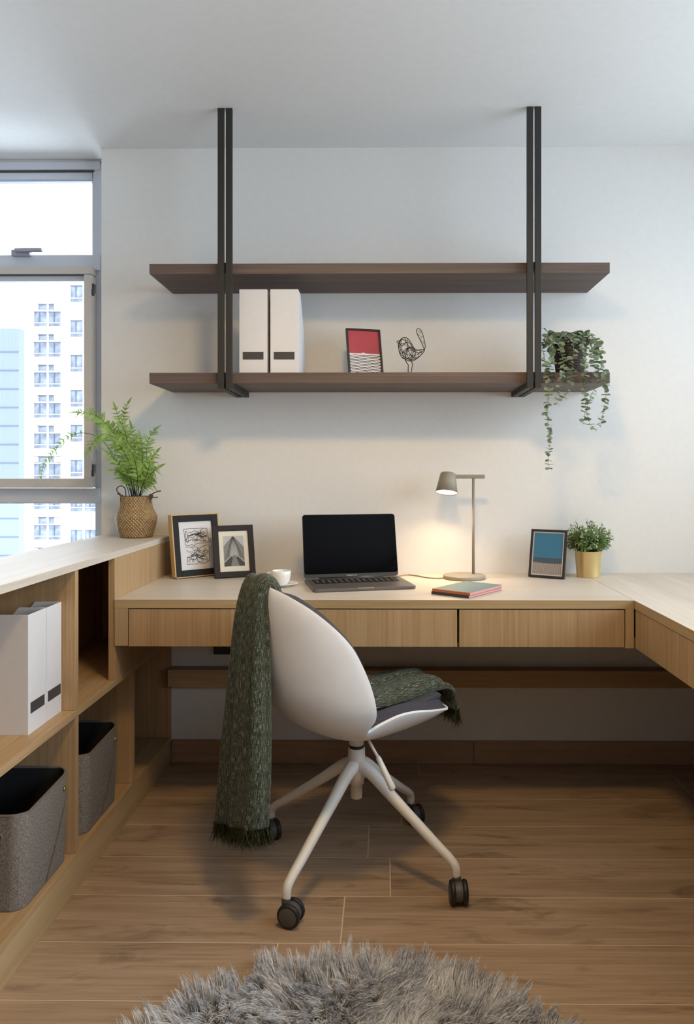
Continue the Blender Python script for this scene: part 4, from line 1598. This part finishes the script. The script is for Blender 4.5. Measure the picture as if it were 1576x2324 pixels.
fronds = [
    # (points (px, py, dY)), longest leaflet, share of bare stem
    ([(298, 1128, 0), (264, 1050, -.02), (237, 1005, -.04), (205, 985, -.06), (168, 985, -.07), (140, 1003, -.08), (115, 1030, -.08), (99, 1055, -.08), (92, 1086, -.08)], 0.028, 0.52),
    ([(302, 1128, 0), (280, 1040, -.03), (258, 985, -.05), (236, 957, -.06), (215, 942, -.07), (190, 936, -.08), (176, 935, -.08)], 0.050, 0.40),
    ([(304, 1128, 0), (287, 1040, 0), (279, 970, .01), (284, 930, .01), (290, 916, .01)], 0.044, 0.35),
    ([(306, 1128, 0), (297, 1040, -.02), (285, 985, -.03), (270, 950, -.03), (262, 926, -.03)], 0.046, 0.32),
    ([(318, 1128, 0), (331, 1060, 0), (334, 1010, 0), (343, 985, .01), (352, 975, .01)], 0.044, 0.40),
    ([(316, 1128, 0), (333, 1070, -.03), (345, 1040, -.04), (355, 1026, -.05)], 0.046, 0.35),
    ([(314, 1128, 0), (336, 1085, -.04), (352, 1068, -.06), (362, 1060, -.07)], 0.046, 0.35),
    ([(302, 1128, 0), (287, 1085, -.05), (268, 1070, -.07), (256, 1067, -.08)], 0.042, 0.40),
    ([(300, 1128, 0), (280, 1070, -.03), (258, 1040, -.05), (245, 1028, -.06)], 0.048, 0.35),
    ([(308, 1128, 0), (310, 1060, .02), (306, 1010, .03), (298, 968, .03)], 0.050, 0.25),
    ([(312, 1128, 0), (322, 1060, -.04), (323, 1020, -.06), (318, 992, -.07)], 0.050, 0.30),
    ([(318, 1128, 0), (334, 1098, -.03), (342, 1096, -.05), (348, 1102, -.06)], 0.034, 0.45),
    ([(304, 1128, 0), (292, 1060, -.05), (268, 1005, -.08), (244, 985, -.1), (220, 995, -.11), (203, 1018, -.11)], 0.046, 0.45),
    ([(308, 1128, 0), (300, 1070, -.06), (284, 1030, -.09), (270, 1008, -.1)], 0.050, 0.30),
    ([(310, 1128, 0), (312, 1080, -.08), (306, 1045, -.11), (296, 1020, -.12)], 0.048, 0.30),
    ([(314, 1128, 0), (328, 1090, -.06), (338, 1062, -.08), (340, 1045, -.08)], 0.046, 0.30),
    ([(306, 1128, 0), (296, 1085, -.06), (282, 1062, -.09), (268, 1052, -.1)], 0.044, 0.32),
    ([(312, 1128, 0), (318, 1075, .0), (316, 1035, .01), (310, 1000, .01)], 0.048, 0.30),
    ([(304, 1128, 0), (288, 1050, .0), (268, 985, .0), (248, 962, .0), (232, 962, .0)], 0.046, 0.38),
]
rf = random.Random(21)
for pts, LM, bare in fronds:
    bm = BM()
    pp = smooth_path([P(a, b, min(2.895, FYc + dy)) - F0 for a, b, dy in pts], 40)
    pp[0][2] = 0.122
    tube(bm, pp, [0.0016 - 0.001 * i / 39 for i in range(40)], 5, mi=1)
    seg = np.linalg.norm(np.diff(pp, axis=0), axis=1)
    cum = np.concatenate([[0], np.cumsum(seg)])
    tot = cum[-1]
    bare += 0.07
    s = bare * tot
    view = Vector((0.25, -1, 0.25)).normalized()
    while s < tot - 0.004:
        f = (s / tot - bare) / (1 - bare)
        i = min(38, int(np.searchsorted(cum, s)) - 1)
        p = Vector(pp[i] + (pp[i + 1] - pp[i]) * ((s - cum[i]) / max(seg[i], 1e-6)))
        td = Vector(pp[min(39, i + 2)] - pp[max(0, i - 1)]).normalized()
        nrm = (view + Vector((rf.uniform(-.6, .6), rf.uniform(-.4, .4), rf.uniform(-.2, .7)))).normalized()
        sd = td.cross(nrm).normalized()
        L_ = LM * (1 - 0.62 * f) * rf.uniform(0.85, 1.1) * min(1.0, 0.6 + 2.5 * f)
        for sg in (1, -1):
            d = (sd * sg + td * rf.uniform(0.45, 1.0) + nrm * rf.uniform(-0.45, 0.45)).normalized()
            pinna(bm, p, d, (nrm + Vector((rf.uniform(-.5, .5), rf.uniform(-.5, .2), rf.uniform(-.4, .4)))), L_ * 1.18 * rf.uniform(0.8, 1.15), L_ * 0.50, droop=rf.uniform(0.0, 0.35))
        s += 0.0175 * (1 - 0.35 * f) * rf.uniform(0.75, 1.25)
    pinna(bm, Vector(pp[-2]), Vector(pp[-1] - pp[-4]), view, LM * 0.8, LM * 0.3)
    # keep the leaflets clear of the wall
    for v in bm.verts:
        v.co.y = min(v.co.y, WY - 0.006 - FYc) if v.co.x + FX > WX - 0.02 else v.co.y
    obj('frond', bm, ['fern', 'stem'], t)

# trailing eucalyptus on the shelf
EX, EY, EZ = P(1294, 800, 2.74).x, 2.74, 1.5015
t = thing('trailing_plant', 'trailing eucalyptus in a dark woven pot at the end of the hanging shelf', 'plant', (EX, EY, EZ))
E0 = Vector((EX, EY, EZ))
bm = BM()
lathe(bm, [(0, 0), (0.047, 0), (0.05, 0.003), (0.056, 0.05), (0.061, 0.108), (0.061, 0.115), (0.057, 0.115), (0.055, 0.1), (0, 0.1)], 48, uvw=0.6)
obj('pot', bm, 'wicker', t)
bm = BM()
lathe(bm, [(0.0548, 0.1005), (0, 0.108)], 24)
obj('soil', bm, 'soil', t)


def ec(u, v):
    return 1130 + u / 4.47, 570 + v / 4.47


def roundleaf(bm, c, nrm, dirv, r, mi=0):
    nrm = nrm.normalized()
    s = dirv - nrm * dirv.dot(nrm)
    if s.length < 1e-5:
        s = nrm.orthogonal()
    s.normalize()
    u = nrm.cross(s)
    cv = bm.verts.new(c + s * r)
    ring = []
    for k in range(16):
        a = 2 * PI * k / 16
        ring.append(bm.verts.new(c + s * (r + r * math.cos(a) * 1.05) + u * r * 0.92 * math.sin(a) + nrm * (0.16 * r * abs(math.sin(a)))))
    for k in range(16):
        f = bm.faces.new((cv, ring[k], ring[(k + 1) % 16]))
        f.material_index = mi
        f.smooth = True


re_ = random.Random(9)
strands = [
    [(600, 850, .0), (530, 870, -.08), (535, 1000, -.13), (545, 1120, -.14), (515, 1250, -.14), (520, 1450, -.14), (500, 1650, -.14), (522, 1800, -.14), (525, 1950, -.14), (518, 2080, -.14), (520, 2210, -.14)],
    [(660, 840, 0), (620, 880, -.08), (640, 1020, -.12), (670, 1130, -.14), (665, 1240, -.14), (625, 1350, -.14), (632, 1450, -.14), (590, 1560, -.14)],
    [(740, 830, 0), (770, 880, -.08), (770, 1000, -.12), (760, 1150, -.14), (750, 1300, -.14), (705, 1430, -.14), (680, 1490, -.14)],
    [(800, 830, 0), (860, 850, -.05), (862, 960, -.10), (880, 1150, -.14), (895, 1280, -.14), (880, 1400, -.14), (892, 1550, -.14), (880, 1680, -.14), (868, 1765, -.14)],
    [(830, 830, 0), (920, 860, -.04), (960, 1000, -.09), (985, 1150, -.13), (1000, 1300, -.14), (960, 1450, -.14), (905, 1600, -.14), (935, 1740, -.14), (1000, 1830, -.14)],
    [(850, 830, 0), (980, 880, -.03), (1030, 1000, -.08), (1060, 1130, -.12), (1080, 1280, -.14), (1100, 1400, -.14), (1090, 1550, -.14), (1060, 1700, -.14), (1040, 1790, -.14)],
    [(600, 840, 0), (500, 860, -.04), (460, 960, -.08), (470, 1060, -.1), (490, 1150, -.13), (520, 1230, -.14)],
    [(600, 840, 0), (530, 830, -.0), (490, 800, .0), (445, 780, .0)],
    [(660, 840, 0), (560, 900, -.1), (550, 980, -.14), (560, 1060, -.14)],
    [(820, 830, 0), (870, 900, -.0), (885, 1010, .0), (870, 1110, .0)],
]
for si, st in enumerate(strands):
    bm = BM()
    pp = smooth_path([P(*ec(a, b), EY + dy) - E0 for a, b, dy in st], 60)
    pp[0] = [max(-0.045, min(0.045, pp[0][0])), 0, 0.104]
    tube(bm, pp, [0.0011 - 0.0006 * i / 59 for i in range(60)], 5, mi=1)
    seg = np.linalg.norm(np.diff(pp, axis=0), axis=1)
    cum = np.concatenate([[0], np.cumsum(seg)])
    s = 0.03
    k = 0
    while s < cum[-1]:
        i = min(58, max(0, int(np.searchsorted(cum, s)) - 1))
        p = Vector(pp[i] + (pp[i + 1] - pp[i]) * ((s - cum[i]) / max(seg[i], 1e-6)))
        td = Vector(pp[min(59, i + 1)] - pp[i]).normalized()
        f = s / cum[-1]
        r = (0.0108 - 0.0036 * f) * re_.choice([0.7, 0.85, 1.0, 1.0, 1.2]) * (0.6 if si == 7 else 1)
        az = re_.uniform(0, PI)
        o1 = Vector((math.cos(az), math.sin(az), 0))
        for sg in (1, -1):
            d = (o1 * sg + td * 0.1 + Vector((0, 0, re_.uniform(-0.3, 0.3)))).normalized()
            nn = (Vector((0, 0, 0.8)) + Vector((re_.uniform(-.7, .7), re_.uniform(-1.1, .3), re_.uniform(-.4, .5))))
            if abs(nn.normalized().dot(d)) > 0.9:
                nn = Vector((0, -1, 0.3))
            roundleaf(bm, p, nn, d, r)
        s += re_.uniform(0.009, 0.0135) * (0.9 + 0.3 * f)
        k += 1
    obj('strand', bm, ['euca', 'stem_g'], t)
bm = BM()
for k in range(95):
    a = re_.uniform(0, 2 * PI)
    rr = 0.07 * math.sqrt(re_.random())
    h = 0.118 + 0.042 * (1 - (rr / 0.07) ** 2) * re_.uniform(0.4, 1.0)
    p = Vector((rr * math.cos(a) * 1.05, rr * math.sin(a) * 0.9, h))
    d = Vector((math.cos(a), math.sin(a), re_.uniform(-.2, .6)))
    roundleaf(bm, p, Vector((re_.uniform(-.6, .6), -0.7 + re_.uniform(-.5, .5), 0.7)), d, re_.uniform(0.008, 0.0125))
for k in range(30):
    a = 2 * PI * k / 30
    rr = re_.uniform(0.02, 0.05)
    tube(bm, [(0.02 * math.cos(a), 0.02 * math.sin(a), 0.1), (rr * math.cos(a), rr * math.sin(a), 0.14 + re_.uniform(-.01, .015))], 0.0007, 4, mi=1)
obj('crown', bm, ['euca', 'stem_g'], t)

# bushy plant in a brass pot
GX, GY = P(1336, 1290, 2.826).x, 2.826
t = thing('potted_plant', 'small bushy green plant with pale tips in a shiny gold pot on the desk', 'plant', (GX, GY, DZ))
bm = BM()
lathe(bm, [(0, 0), (0.0425, 0), (0.0435, 0.002), (0.0432, 0.004), (0.0505, 0.096), (0.052, 0.0985), (0.0515, 0.1), (0.0495, 0.098), (0.048, 0.085), (0, 0.085)], 56)
obj('pot', bm, 'gold', t)
bm = BM()
lathe(bm, [(0.0478, 0.0855), (0, 0.092)], 24)
obj('soil', bm, 'soil', t)
bm = BM()
rg = random.Random(4)
for k in range(260):
    # sprig directions over a dome
    u = rg.uniform(-0.25, 1.0)
    a = rg.uniform(0, 2 * PI)
    q = math.sqrt(max(0, 1 - u * u))
    d = Vector((q * math.cos(a), q * math.sin(a), u))
    if d.z < 0 and rg.random() < 0.4:
        continue
    rr = rg.uniform(0.055, 0.092) * (1.0 if d.z > 0 else 0.85)
    c0 = Vector((0, 0, 0.118))
    tip = c0 + Vector((d.x * rr * 1.04, min(d.y * rr * 1.0, 0.082), d.z * rr * 1.08 + 0.008))
    root = Vector((d.x * 0.02, d.y * 0.02, 0.09))
    tube(bm, [root, root.lerp(tip, 0.55) + Vector((0, 0, 0.006)), tip], [0.0009, 0.0008, 0.0005], 4, mi=2)
    pale = rg.random() < 0.34
    for j in range(9):
        f = 0.45 + 0.55 * j / 8
        p = root.lerp(tip, f) + Vector((0, 0, 0.006 * math.sin(PI * f)))
        az = j * 2.4 + k
        o1 = d.orthogonal().normalized()
        o2 = d.cross(o1)
        dd = (o1 * math.cos(az) + o2 * math.sin(az) + d * 0.75)
        leaf(bm, p, dd, d, rg.uniform(0.010, 0.0155), rg.uniform(0.0042, 0.006), 1 if (pale and f > 0.8) else 0, 3)
for v in bm.verts:
    v.co.y = min(v.co.y, WY - 0.006 - GY)
obj('foliage', bm, ['bush', 'bush_pale', 'stem_g'], t)

# ------------------------------------------------------------------ chair
PHI = R(35)
CC = (-0.0835, 2.152)
t = thing('desk_chair', 'white shell swivel chair on a four-star caster base in front of the desk', 'chair', (CC[0], CC[1], 0), (0, 0, PHI))
spine = [(-.312, .843), (-.316, .80), (-.316, .75), (-.313, .70), (-.308, .65), (-.300, .60), (-.284, .55), (-.252, .505), (-.205, .462), (-.14, .425), (-.07, .402), (0, .392), (.06, .392), (.12, .398), (.18, .410), (.235, .424), (.268, .434), (.283, .438)]
rim = [(-.302, .05, .843), (-.277, .115, .825), (-.235, .168, .79), (-.19, .20, .745), (-.155, .22, .70), (-.128, .232, .645), (-.108, .24, .59), (-.096, .242, .54), (-.092, .232, .508), (-.098, .214, .482), (-.092, .2, .468), (-.05, .2, .48), (.01, .202, .4925), (.075, .195, .489), (.14, .178, .475), (.20, .148, .46), (.25, .11, .445), (.283, .045, .438)]
NS, NV = 70, 33
SP = smooth_path(spine, NS)
RM = smooth_path(rim, NS)
A0 = R(74)


def shell_pt(i, v):
    a = v * A0
    rr = math.sin(a) / math.sin(A0)
    off = (1 - math.cos(a)) / (1 - math.cos(A0))
    f = SP[i][0] + (RM[i][0] - SP[i][0]) * off
    z = SP[i][1] + (RM[i][2] - SP[i][1]) * off
    return Vector((f, -RM[i][1] * rr, z))


VV = np.linspace(-1, 1, NV)
SH = [[shell_pt(i, v) for v in VV] for i in range(NS)]
bm = BM()
grid(bm, SH)
sh = obj('shell', bm, 'white_plastic', t)
md = sh.modifiers.new('solid', 'SOLIDIFY')
md.thickness = 0.0075
md.offset = 0
md = sh.modifiers.new('bev', 'BEVEL')
md.width = 0.0022
md.segments = 2
md.limit_method = 'ANGLE'
md.angle_limit = R(50)


def shell_normal(i, j):
    a = SH[min(NS - 1, i + 1)][j] - SH[max(0, i - 1)][j]
    b = SH[i][min(NV - 1, j + 1)] - SH[i][max(0, j - 1)]
    n = a.cross(b)
    n.normalize()
    # point to the sitter
    c = Vector((0.02, 0, 0.72))
    if n.dot(c - SH[i][j]) < 0:
        n = -n
    return n


def pad_pt(i, v, extra=0.0):
    """Upper surface of the upholstery."""
    j = (v + 1) / 2 * (NV - 1)
    j0 = int(min(NV - 2, max(0, math.floor(j))))
    tt = j - j0
    p = SH[i][j0].lerp(SH[i][j0 + 1], tt)
    n = shell_normal(i, j0).lerp(shell_normal(i, j0 + 1), tt).normalized()
    s = i / (NS - 1)
    seat = max(0.0, min(1.0, (s - 0.45) / 0.12)) * max(0.0, min(1.0, (0.99 - s) / 0.10))
    thick = 0.024 + 0.046 * seat * max(0.0, math.cos(v * PI / 2)) ** 0.5
    edge = min(1.0, (1 - abs(v) / 0.99) / 0.03) if abs(v) < 0.99 else 0.0
    ends = min(1.0, (s - 0.005) / 0.02) * min(1.0, (0.995 - s) / 0.03)
    k = math.sqrt(max(0.0, min(1.0, edge))) * math.sqrt(max(0.0, ends))
    fw = Vector((RM[i][0] - SP[i][0], 0, RM[i][2] - SP[i][1]))
    if fw.length > 1e-6:
        fw.normalize()
    puff = max(0.0, (abs(v) - 0.72) / 0.28) ** 1.5 * (1.0 if s < 0.5 else 0.4)
    return p + n * (0.004 + (thick - 0.004 + extra) * k) + fw * (0.020 * puff * k)


VP_ = np.concatenate([np.linspace(-0.99, -0.955, 6), np.linspace(-0.92, 0.92, 27), np.linspace(0.955, 0.99, 6)])
bm = BM()
rows = [[pad_pt(i, v) for v in VP_] for i in range(1, NS - 1)]
grid(bm, rows)
obj('upholstery', bm, 'pad', t, smooth=True)
bm = BM()
sm = [pad_pt(i, 0.94) + Vector((0, -0.001, 0.001)) for i in range(36, NS - 3)]
tube(bm, sm, 0.0016, 5)
obj('piping', bm, 'pad', t)
# column and base
bm = BM()
lathe(bm, [(0, 0.402), (0.030, 0.402), (0.0225, 0.385), (0.0215, 0.356), (0, 0.356)], 40)
obj('column', bm, 'white_metal', t)
bm = BM()
lathe(bm, [(0, 0.357), (0.0205, 0.357), (0.0205, 0.344), (0, 0.344)], 36)
obj('collar_ring', bm, 'rubber', t)
bm = BM()
lathe(bm, [(0, 0.3465), (0.0225, 0.3465), (0.0245, 0.344), (0.0255, 0.315), (0.0275, 0.295), (0.028, 0.262), (0.022, 0.256), (0.022, 0.243), (0.0165, 0.243), (0.0165, 0.203), (0.014, 0.2), (0, 0.2)], 40)
obj('hub', bm, 'white_metal', t)
for k in range(4):
    an = R(58.5 + 90 * k) - PHI
    d = Vector((math.cos(an), math.sin(an), 0))
    z = Vector((0, 0, 1))
    bm = BM()
    path = smooth_path([d * 0.006 + z * 0.300, d * 0.05 + z * 0.283, d * 0.12 + z * 0.232, d * 0.20 + z * 0.176, d * 0.265 + z * 0.131, d * 0.300 + z * 0.108, d * 0.318 + z * 0.090, d * 0.322 + z * 0.064], 40)
    rad = np.interp(np.linspace(0, 1, 40), [0, .12, .35, .7, 1], [0.024, 0.0195, 0.0152, 0.0128, 0.0122])
    tube(bm, path, rad, 14, flat=0.95)
    obj('base_leg', bm, 'white_metal', t)
    # twin-wheel caster under the leg end
    ca = [R(58), R(158), R(74), R(4)][k] if False else {0: R(25), 1: R(28), 2: R(74), 3: R(3)}[k]
    trail = {0: Vector((0.012, -0.012, 0)), 1: Vector((0.004, -0.016, 0)), 2: Vector((0.013, -0.006, 0)), 3: Vector((0.004, -0.014, 0))}[k]
    inv = Matrix.Rotation(-PHI, 3, 'Z')
    cpos = d * 0.322 + (inv @ trail)
    axd = inv @ Vector((math.cos(ca), math.sin(ca), 0))
    q = Vector((0, 0, 1)).rotation_difference(axd).to_matrix()
    bm = BM()
    tube(bm, [d * 0.322 + z * 0.068, d * 0.322 + z * 0.05], 0.0118, 14)
    lathe(bm, [(0, -0.010), (0.0255, -0.010), (0.0255, 0.010), (0, 0.010)], 28, cpos + z * 0.031, mat=q)
    cst = obj('caster', bm, 'caster_grey', t, 0.001)
    for sg in (-1, 1):
        bm = BM()
        lathe(bm, [(0.010, 0.0105 * sg), (0.0285, 0.0105 * sg), (0.0305, 0.013 * sg), (0.0305, 0.019 * sg), (0.028, 0.0225 * sg), (0.0235, 0.0235 * sg)], 36, cpos + z * 0.0308, mat=q)
        lathe(bm, [(0.0235, 0.0230 * sg), (0.021, 0.0245 * sg), (0, 0.025 * sg)], 36, cpos + z * 0.0308, mat=q, mi=1)
        obj('wheel', bm, ['rubber', 'caster_grey'], cst)
# height lever
C3 = Vector((CC[0], CC[1], 0))
inv4 = Matrix.Rotation(-PHI, 3, 'Z')
lv = [inv4 @ (P(a, b, y_) - C3) for a, b, y_ in ((833, 1672, 2.06), (846, 1697, 2.04), (858, 1718, 2.02), (893, 1793, 2.0))]
bm = BM()
tube(bm, lv[:3], 0.0042, 10)
dlt = lv[3] - lv[2]
tube(bm, [lv[2] + dlt * u for u in (-0.02, 0.04, 0.5, 0.93, 0.985, 1.0)], [0.006, 0.0085, 0.0098, 0.0112, 0.009, 0.004], 14, flat=0.8)
obj('height_lever', bm, 'white_metal', t)

# ------------------------------------------------------------------ throw over the chair
t = thing('throw_blanket', 'heathered dark green wool throw with fringed ends draped over the chair back and seat', 'blanket', (CC[0], CC[1], 0), (0, 0, PHI))
# path stations: f, z, near edge r, far edge r, fold depth, normal sense
ST = [
    (-.392, .235, .124, -.104, .030), (-.384, .33, .118, -.096, .030), (-.376, .45, .106, -.084, .030), (-.368, .57, .092, -.070, .028), (-.360, .67, .078, -.062, .026), (-.352, .75, .066, -.060, .022), (-.342, .81, .056, -.060, .016),
    (-.326, .852, .050, -.062, .010), (-.302, .868, .046, -.066, .006), (-.280, .852, .05, -.075, .004), (-.264, .79, .06, -.09, .004), (-.258, .71, .07, -.11, .004), (-.250, .63, .076, -.13, .004), (-.228, .57, .08, -.15, .004), (-.18, .525, .08, -.165, .004), (-.12, .502, .078, -.17, .006), (-.04, .491, .076, -.17, .008), (.04, .491, .076, -.17, .010), (.11, .495, .076, -.168, .010), (.18, .501, .076, -.165, .010), (.24, .506, .076, -.16, .008), (.285, .502, .078, -.155, .006), (.312, .478, .08, -.15, .004), (.322, .446, .08, -.15, .004), (.324, .418, .08, -.15, .003)]
NT = 110
STP = smooth_path(ST, NT)
rows, uvs = [], []
slen = 0.0
prevp = None
rt = random.Random(2)
for i in range(NT):
    f, z, rn, rf_, fold = STP[i]
    f2, z2 = STP[min(NT - 1, i + 1)][:2]
    f1, z1 = STP[max(0, i - 1)][:2]
    tf, tz = f2 - f1, z2 - z1
    L_ = math.hypot(tf, tz) + 1e-9
    nf, nz = -tz / L_, tf / L_        # outward side of the drape
    if prevp:
        slen += math.hypot(f - prevp[0], z - prevp[1])
    prevp = (f, z)
    row, uv = [], []
    cum = 0.0
    last = None
    cols = []
    for c in np.linspace(rf_, rn - 0.012, 20):
        wv = 0.0055 * math.sin(c * 62 + 0.4 + i * 0.008) + 0.0025 * math.sin(c * 120 + i * 0.05) * (1 if i < 45 else 0.6)
        wv += 0.004 * math.sin(i * 0.16 + c * 20)
        cols.append((c, wv))
    # rounded fold at the near edge, then back under itself
    for an in np.linspace(0, PI / 2, 5)[1:]:
        cols.append((rn - 0.012 + 0.012 * math.sin(an), -0.012 * (1 - math.cos(an)) + 0.003 * math.sin(i * 0.16)))
    for q in np.linspace(0, 1, 6)[1:]:
        cols.append((rn + 0.003 * math.sin(q * 5 + i * 0.08), -0.012 - fold * q))
    for an in np.linspace(0, PI / 2, 4)[1:]:
        cols.append((rn - 0.008 * (1 - math.cos(an)), -0.012 - fold - 0.008 * math.sin(an)))
    for q in np.linspace(0, 1, 5)[1:]:
        cols.append((rn - 0.008 - 0.06 * q, -0.02 - fold + 0.006 * q))
    if i > 40:
        cols = [(a_, b_ if k < 24 else -0.012 - 0.3 * fold * (k - 23) / 12) for k, (a_, b_) in enumerate(cols)]
    for c, w in cols:
        p = Vector((f + nf * w, -c, z + nz * w + (c - 0.05) * 0.30 * max(0.0, 1 - i / 34)))
        if last is not None:
            cum += (p - last).length
        last = p
        row.append(p)
        uv.append((cum if i > 1e9 else len(uv) * 0.0105, slen))
    rows.append(row)
    uvs.append(uv)
bm = BM()
grid(bm, rows, uvs)
th_ = obj('cloth', bm, 'throw', t)
md = th_.modifiers.new('solid', 'SOLIDIFY')
md.thickness = 0.009
md.offset = 0
md = th_.modifiers.new('sub', 'SUBSURF')
md.levels = 1
md.render_levels = 1
# second fold: the lower layer lying under on the seat is the same cloth; fringes at both ends
def fringe(row, rowprev, k, ln, down):
    pts = []
    for _ in range(k):
        s = rt.uniform(0, len(row) - 1.001)
        i = int(s)
        p = row[i].lerp(row[i + 1], s - i)
        d = Vector((rt.gauss(0, 0.2), rt.gauss(0, 0.2), -1)) + down
        d.normalize()
        L_ = ln * rt.uniform(0.7, 1.15)
        cv = Vector((rt.gauss(0, 0.15), rt.gauss(0, 0.15), 0))
        p = p + Vector((rt.gauss(0, 0.003), rt.gauss(0, 0.003), 0.004))
        pts.append([tuple(p + d * (L_ * u) + cv * (L_ * u * u)) for u in np.linspace(0, 1, 5)])
    return np.array(pts)


ribbons('fringe', fringe(rows[0], rows[1], 900, 0.048, Vector((0, 0, 0))), 0.0022, 'fringe', t)
ribbons('fringe', fringe(rows[-1][:24], rows[-2], 620, 0.052, Vector((0.05, 0, 0))), 0.0022, 'fringe', t)

# ------------------------------------------------------------------ rug
RC, RR = (-0.075, 1.172), 0.535
t = thing('shag_rug', 'round fluffy grey shag rug on the floor in front of the chair', 'rug', (RC[0], RC[1], 0))
bm = BM()
lathe(bm, [(0, 0), (RR, 0), (RR, 0.006), (0, 0.006)], 72)
obj('backing', bm, 'pile', t)
nc_ = 5200
per = 26
ang = RNG.uniform(0, 2 * PI, nc_)
rad = RR * np.sqrt(RNG.uniform(0, 1, nc_))
x = rad * np.cos(ang)
y_ = rad * np.sin(ang)
keep = (y_ > 0.16) | (RNG.uniform(0, 1, nc_) < 0.3)      # thinner where the view never reaches
x, y_ = x[keep], y_[keep]
nc_ = len(x)


def swirl(sx, sy, s1, s2, s3):
    return np.sin(sx * s1 + 1.3 * np.sin(sy * s2)) + np.sin(sy * s1 * 0.8 + 1.1 * np.cos(sx * s3 + 0.7))


th_a = -PI / 2 + 1.5 * swirl(x, y_, 9, 7, 11) + 0.6 * swirl(x + 3, y_ + 1, 23, 19, 17) + RNG.normal(0, 0.25, nc_)
edge = np.clip((np.hypot(x, y_) / RR - 0.86) / 0.14, 0, 1)
ox = np.cos(th_a) * (1 - edge) + edge * x / RR * 1.2
oy = np.sin(th_a) * (1 - edge) + edge * y_ / RR * 1.2
ln = RNG.uniform(0.048, 0.075, nc_)
lean = RNG.uniform(0.55, 1.05, nc_)
u = np.linspace(0, 1, 5)
rp_ = lambda a: np.repeat(a, per)
sx, sy = rp_(x) + RNG.normal(0, 0.0075, nc_ * per), rp_(y_) + RNG.normal(0, 0.0075, nc_ * per)
rl = np.hypot(sx, sy) / RR
sx, sy = sx / np.maximum(rl, 1), sy / np.maximum(rl, 1)
l2 = rp_(ln) * RNG.uniform(0.75, 1.08, nc_ * per)
le = rp_(lean)
tipx = rp_(x) + rp_(ox) * l2 * le * 0.75 + (sx - rp_(x)) * 0.45
tipy = rp_(y_) + rp_(oy) * l2 * le * 0.75 + (sy - rp_(y_)) * 0.45
tipz = 0.006 + l2 * np.sqrt(np.clip(1 - 0.68 * le ** 2, .15, 1)) * 0.78
U = u[None, :]
zz = 0.005 + (tipz[:, None] - 0.005) * (1 - (1 - U) ** 1.6)
pts = np.stack([sx[:, None] + (tipx - sx)[:, None] * U ** 1.5, sy[:, None] + (tipy - sy)[:, None] * U ** 1.5, zz], -1)
pl = ribbons('pile', pts, 0.0025, 'pile', t)
pl['kind'] = 'stuff'

# ------------------------------------------------------------------ light
w = bpy.data.worlds.new('overcast_sky')
sc.world = w
w.use_nodes = True
bg = w.node_tree.nodes['Background']
bg.inputs['Color'].default_value = (0.785, 0.895, 1.03, 1)
bg.inputs['Strength'].default_value = 8.0


def portal(name, loc, rot, sx, sy):
    l = bpy.data.lights.new(name, 'AREA')
    l.shape = 'RECTANGLE'
    l.size, l.size_y = sx, sy
    l.cycles.is_portal = True
    o = bpy.data.objects.new(name, l)
    COL.objects.link(o)
    o.location = loc
    o.rotation_euler = rot


portal('bay_window_portal', (0.5 * (WX0 + WX1), 3.29, 0.5 * (WZ0 + WZ1)), (R(-90), 0, 0), WX1 - WX0, WZ1 - WZ0)
portal('side_window_portal', (RX + 0.21, 0.5 * (RW[0] + RW[1]), 0.5 * (RW[2] + RW[3])), (R(90), 0, R(90)), RW[1] - RW[0], RW[3] - RW[2])


def downlight(x, y, e, ang=110, blend=0.6):
    l = bpy.data.lights.new('downlight', 'SPOT')
    l.energy = e
    l.color = (1.0, 0.655, 0.26)
    l.spot_size = R(ang)
    l.spot_blend = blend
    l.shadow_soft_size = 0.15
    o = bpy.data.objects.new('downlight', l)
    COL.objects.link(o)
    o.location = (x, y, CH - 0.012)


downlight(0.05, 1.22, 96, 170, 0.5)
downlight(0.1, -0.6, 40, 120, 0.8)

vs_ = sc.view_settings
sc.display_settings.display_device = 'sRGB'
vs_.view_transform = 'Standard'
vs_.look = 'None'
vs_.exposure = 0.0
vs_.gamma = 1.0
vs_.use_curve_mapping = False
